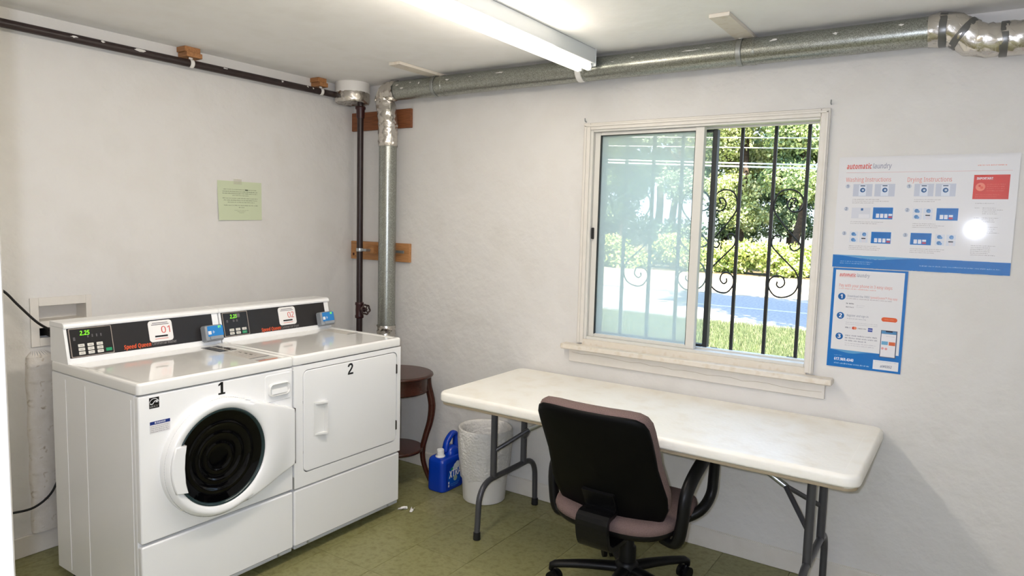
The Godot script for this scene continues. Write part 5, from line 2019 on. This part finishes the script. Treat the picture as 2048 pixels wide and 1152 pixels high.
	Hh = 0.425
	s = Sheet.new(W, Hh, 1900.0, blue)
	s.rect(0.012, 0.008, 0.27, 0.35, paper)
	for i in int(0.19 * s.k):
		var u := 0.012 + (i + 0.5) / s.k
		s.rect(u, 0.35, u + 1.0 / s.k, 0.35 + 0.012 * exp(-pow((u - 0.09) / 0.05, 2)), Color(0.35, 0.6, 0.78))
	s.lines(0.026, 0.0365, 0.09, 1, 0.008, 0.003, Color(0.8, 0.5, 0.45), paper, 0.0)
	s.lines(0.028, 0.0845, 0.169, 1, 0.008, 0.0052, Color(0.84, 0.58, 0.55), paper, 0.0)
	s.lines(0.061, 0.1255, 0.23, 1, 0.008, 0.0045, Color(0.62, 0.58, 0.6), paper, 0.0)
	s.lines(0.06, 0.146, 0.09, 2, 0.015, 0.006, Color(0.3, 0.3, 0.33), paper, 0.0)
	s.lines(0.1, 0.153, 0.132, 2, 0.007, 0.003, Color(0.66, 0.66, 0.69), paper)
	s.lines(0.066, 0.211, 0.14, 1, 0.008, 0.0045, Color(0.6, 0.6, 0.64), paper, 0.0)
	s.lines(0.063, 0.228, 0.186, 2, 0.0075, 0.0035, Color(0.66, 0.66, 0.69), paper)
	s.lines(0.063, 0.249, 0.083, 1, 0.008, 0.006, Color(0.4, 0.4, 0.45), paper, 0.0)
	s.disc(0.095, 0.252, 0.006, Color(0.75, 0.22, 0.15)); s.disc(0.101, 0.252, 0.006, Color(0.85, 0.5, 0.35))
	s.lines(0.111, 0.25, 0.143, 1, 0.008, 0.0045, Color(0.4, 0.38, 0.38), paper, 0.0)
	s.rect(0.15, 0.246, 0.167, 0.262, Color(0.2, 0.27, 0.58)); s.rect(0.151, 0.252, 0.166, 0.2565, Color(0.62, 0.66, 0.82))
	for q in [[0.041, 0.121], [0.041, 0.203], [0.042, 0.292]]:
		s.disc(q[0], q[1], 0.0145, Color(0.07, 0.36, 0.62))
	s.pill(0.197, 0.195, 0.255, 0.213, Color(0.84, 0.36, 0.18))
	s.lines(0.208, 0.2015, 0.244, 1, 0.008, 0.0045, Color(0.9, 0.6, 0.45), Color(0.84, 0.36, 0.18), 0.0)
	for q in [[0.282, Color(0.5, 0.5, 0.55)], [0.293, Color(0.5, 0.5, 0.55)], [0.304, Color(0.5, 0.5, 0.55)]]:
		s.lines(0.065, q[0], 0.187 - (0.04 if q[0] > 0.3 else 0.0), 1, 0.008, 0.0065, q[1], paper, 0.0)
	s.lines(0.066, 0.317, 0.187, 2, 0.0085, 0.004, Color(0.62, 0.62, 0.66), paper)
	# the phone
	s.rect(0.199, 0.249, 0.259, 0.363, Color(0.3, 0.34, 0.42))
	s.rect(0.202, 0.252, 0.256, 0.264, Color(0.3, 0.52, 0.7)); s.rect(0.217, 0.25, 0.242, 0.256, Color(0.1, 0.12, 0.2))
	s.rect(0.202, 0.264, 0.256, 0.36, Color(0.88, 0.87, 0.88))
	s.lines(0.22, 0.272, 0.25, 1, 0.008, 0.003, Color(0.6, 0.6, 0.63), Color.WHITE, 0.0)
	s.rect(0.204, 0.295, 0.228, 0.31, Color(0.42, 0.64, 0.78)); s.rect(0.231, 0.296, 0.255, 0.311, Color(0.82, 0.4, 0.24))
	s.disc(0.209, 0.325, 0.005, Color(0.85, 0.6, 0.6)); s.disc(0.222, 0.326, 0.005, Color(0.85, 0.6, 0.6))
	s.lines(0.028, 0.373, 0.058, 1, 0.008, 0.004, Color(0.72, 0.82, 0.9), blue, 0.0)
	s.lines(0.029, 0.4055, 0.165, 1, 0.008, 0.0062, Color(0.72, 0.82, 0.9), blue, 0.0)
	s.rect(0.178, 0.377, 0.272, 0.416, Color(0.88, 0.88, 0.89))
	s.lines(0.186, 0.381, 0.266, 1, 0.008, 0.003, Color(0.5, 0.6, 0.72), Color.WHITE, 0.0)
	o = thing("payment_poster", "smaller blue bordered portrait poster with numbered steps and a phone", "poster", Vector3(2.93, 0.9655, 0.0015))
	m = sheet_mat(s, 0.045)
	sheet("print", o, Vector3.ZERO, X * W, Y * Hh, m, 0.001)
	at = func(x: float, y: float) -> Vector3: return Vector3(x, Hh - y, 0.0011)
	letters(o, "automatic", 0.021, at.call(0.026, 0.0275), X, Y, M.red_ink, 0.063, true, 0.12, false, 0.0003)
	letters(o, "laundry", 0.021, at.call(0.093, 0.0275), X, Y, M.slate_ink, 0.048, false, 0.12, false, 0.0003)
	letters(o, "Pay with your phone in 3 easy steps", 0.018, at.call(0.027, 0.073), X, Y, M.pink_ink, 0.2, false, 0.0, false, 0.0003)
	letters(o, "Download the FREE", 0.0125, at.call(0.062, 0.117), X, Y, M.slate_ink, 0.084, false, 0.0, false, 0.0003)
	letters(o, "SpeedQueen™ Pay app", 0.0125, at.call(0.149, 0.117), X, Y, M.pink_ink, 0.1, false, 0.0, false, 0.0003)
	letters(o, "Register and sign in", 0.0125, at.call(0.065, 0.1995), X, Y, M.slate_ink, 0.082, false, 0.0, false, 0.0003)
	for q in [["1", 0.041, 0.121], ["2", 0.041, 0.203], ["3", 0.042, 0.292]]:
		letters(o, q[0], 0.023, at.call(q[1], q[2]), X, Y, M.white_ink, 0.0, true, 0.0, true, 0.0003)
	letters(o, "617.969.4340", 0.0165, at.call(0.028, 0.391), X, Y, M.white_ink, 0.075, true, 0.0, false, 0.0003)
	letters(o, "al#0352", 0.015, at.call(0.2045, 0.401), X, Y, M.slate_ink, 0.043, true, 0.12, false, 0.0003)
	# green notice over the machines
	W = 0.279
	Hh = 0.216
	var gp := Color(0.78, 0.815, 0.69)
	s = Sheet.new(W, Hh, 1500.0, gp)
	var gi := Color(0.36, 0.4, 0.32)
	for q in [[0.036, 0.244, 0.043], [0.03, 0.252, 0.054], [0.03, 0.252, 0.065], [0.09, 0.195, 0.076], [0.03, 0.252, 0.092], [0.036, 0.248, 0.103], [0.06, 0.232, 0.114], [0.036, 0.252, 0.131], [0.128, 0.165, 0.142], [0.1, 0.19, 0.16], [0.118, 0.172, 0.167], [0.13, 0.16, 0.174]]:
		s.lines(q[0], q[2], q[1], 1, 0.01, 0.0055 if q[2] < 0.15 else 0.003, gi, gp, 0.0)
	s.rect(0.172, 0.0435, 0.19, 0.0495, Color(0.2, 0.24, 0.18))
	for q in [[0.03, 0.06, 0.252], [0.03, 0.071, 0.14]]:
		s.rect(q[0], q[1], q[2], q[1] + 0.0008, gi.lerp(gp, 0.3))
	o = thing("green_notice", "pale green printed notice taped to the wall above the machines", "notice", Vector3(0.0012, 1.515, 0.99))
	var gm := sheet_mat(s, 0.6)
	var g := G.new()
	# the lower left corner lifts a little from the wall
	var rows := []
	for j in 9:
		var line := PackedVector3Array()
		for i in 9:
			var u := i / 8.0
			var w := j / 8.0
			line.append(Vector3(0.0006 + 0.008 * pow(1.0 - w, 2.0) * (1.0 - u * 0.7), w * Hh + 0.005 * u * (1.0 - w), -u * W - 0.004 * (1.0 - w) * (1.0 - u)))
		rows.append(line)
	for j in 8:
		for i in 8:
			var nn := Vector3(1, 0.05, 0).normalized()
			var uv := func(a: int, b: int) -> Vector2: return Vector2(b / 8.0, 1.0 - a / 8.0)
			g.tri(rows[j][i], rows[j][i + 1], rows[j + 1][i + 1], nn, nn, nn, uv.call(j, i), uv.call(j, i + 1), uv.call(j + 1, i + 1))
			g.tri(rows[j][i], rows[j + 1][i + 1], rows[j + 1][i], nn, nn, nn, uv.call(j, i), uv.call(j + 1, i + 1), uv.call(j + 1, i))
	put("print", g, gm, o)
	var tape := mat(Color(0.9, 0.89, 0.82, 0.22), 0.2)
	tape.transparency = BaseMaterial3D.TRANSPARENCY_ALPHA
	g = G.new()
	g.span(Vector3(0.0007, 0.2, -0.15), Vector3(0.0012, 0.228, -0.1), 0.0)
	put("tape", g, tape, o)


# ---------------------------------------------------------------- outlet box, cords, litter
func outlet() -> void:
	var o := thing("outlet_box", "recessed white utility outlet box in the wall beside the washing machine", "outlet box", Vector3(0.0, 1.04, 1.775))
	# face plate with two openings
	var g := G.new()
	var z0 := -0.125; var z1 := 0.13; var y0 := -0.1; var y1 := 0.118
	var hz0 := -0.1; var hz1 := 0.096; var a0 := 0.012; var a1 := 0.08
	var bz0 := 0.02; var b0 := -0.062; var b1 := -0.018
	for q in [[y0, y1, hz1, z1], [y0, y1, z0, hz0], [a1, y1, hz0, hz1], [b1, a0, hz0, hz1], [y0, b0, hz0, hz1], [b0, b1, hz0, bz0]]:
		g.span(Vector3(0.0, q[0], q[2]), Vector3(0.008, q[1], q[3]), 0.0012)
	put("face_plate", g, M.trim, o)
	g = G.new()
	for q in [[Vector3(-0.095, a0 - 0.004, hz0 - 0.004), Vector3(-0.09, a1 + 0.004, hz1 + 0.004)], [Vector3(-0.09, a1, hz0), Vector3(0.0, a1 + 0.004, hz1)], [Vector3(-0.09, a0 - 0.004, hz0), Vector3(0.0, a0, hz1)], [Vector3(-0.09, a0, hz0 - 0.004), Vector3(0.0, a1, hz0)], [Vector3(-0.09, a0, hz1), Vector3(0.0, a1, hz1 + 0.004)]]:
		g.span(q[0], q[1], 0.0)
	put("recess", g, M.trim, o)
	g = G.new()
	g.span(Vector3(-0.06, b0, bz0), Vector3(-0.055, b1, hz1), 0.0)
	put("socket", g, M.black_plastic, o)
	# thick black plug with its cord
	var p := thing("washer_plug", "black power plug hanging from the outlet box", "plug", Vector3(0.0, 1.0, 1.83))
	g = G.new()
	g.tube(smooth([Vector3(-0.054, 0.002, 0.0), Vector3(0.02, 0.0, 0.0), Vector3(0.06, -0.01, -0.004), Vector3(0.09, -0.05, -0.012), Vector3(0.1, -0.12, -0.02)], 5), lerp_list([0.016, 0.02, 0.021, 0.016, 0.009], 5), 14)
	put("plug_body", g, M.rubber, p)
	g = G.new()
	g.tube(smooth([Vector3(0.1, -0.11, -0.02), Vector3(0.1, -0.3, -0.03), Vector3(0.12, -0.6, -0.08), Vector3(0.18, -0.75, -0.15)], 6), 0.006, 8)
	put("lead", g, M.rubber, p)
	# cords
	g = G.new()
	g.tube(smooth([Vector3(0.08, 1.36, 2.4), Vector3(0.055, 1.27, 2.12), Vector3(0.045, 1.205, 2.02), Vector3(0.045, 1.14, 1.966), Vector3(0.05, 1.06, 1.9), Vector3(0.045, 1.02, 1.85), Vector3(0.03, 1.01, 1.835)], 6), 0.0055, 8)
	tag(put("power_cord", g, M.cord), "thin brown cord running down to the wall outlet box", "cord")
	g = G.new()
	g.tube(smooth([Vector3(0.05, 0.45, 1.78), Vector3(0.045, 0.35, 1.825), Vector3(0.055, 0.275, 1.87), Vector3(0.06, 0.235, 1.94), Vector3(0.055, 0.235, 2.02), Vector3(0.05, 0.25, 2.12), Vector3(0.045, 0.29, 2.25)], 6), 0.0052, 8)
	tag(put("power_cord", g, M.rubber), "thin black cord looping low along the wall beside the washing machine", "cord")


func litter() -> void:
	var k := 0
	for q in [[0.987, 0.568, 0.022, "torn curled white paper scrap on the floor by the dryer"], [1.04, 0.553, 0.016, "small crumpled white paper scrap next to the curled one"]]:
		var r := RandomNumberGenerator.new()
		r.seed = 90 + k
		var g := G.new()
		var rows := []
		for i in 6:
			var line := PackedVector3Array()
			for j in 5:
				var u := i / 5.0 - 0.5
				var w := j / 4.0 - 0.5
				line.append(Vector3(u * q[2] * 2.2 + r.randf_range(-0.003, 0.003), 0.002 + 0.012 * w * w * 4.0 * (0.5 + u) + r.randf_range(0, 0.004), w * q[2] * (1.3 - absf(u)) + r.randf_range(-0.003, 0.003)))
			rows.append(line)
		g.grid(rows, false, true)
		var lower := []
		for line in rows:
			var l := PackedVector3Array()
			for v in line: l.append(v - Vector3(0, 0.0012, 0))
			lower.append(l)
		g.grid(lower, false, false)
		var o := put("paper_scrap", g, M.paper_white)
		o.position = Vector3(q[0], 0.0, q[1])
		o.rotation.y = 0.6 + k * 1.4
		tag(o, q[3], "paper", "paper scraps on the floor")
		k += 1
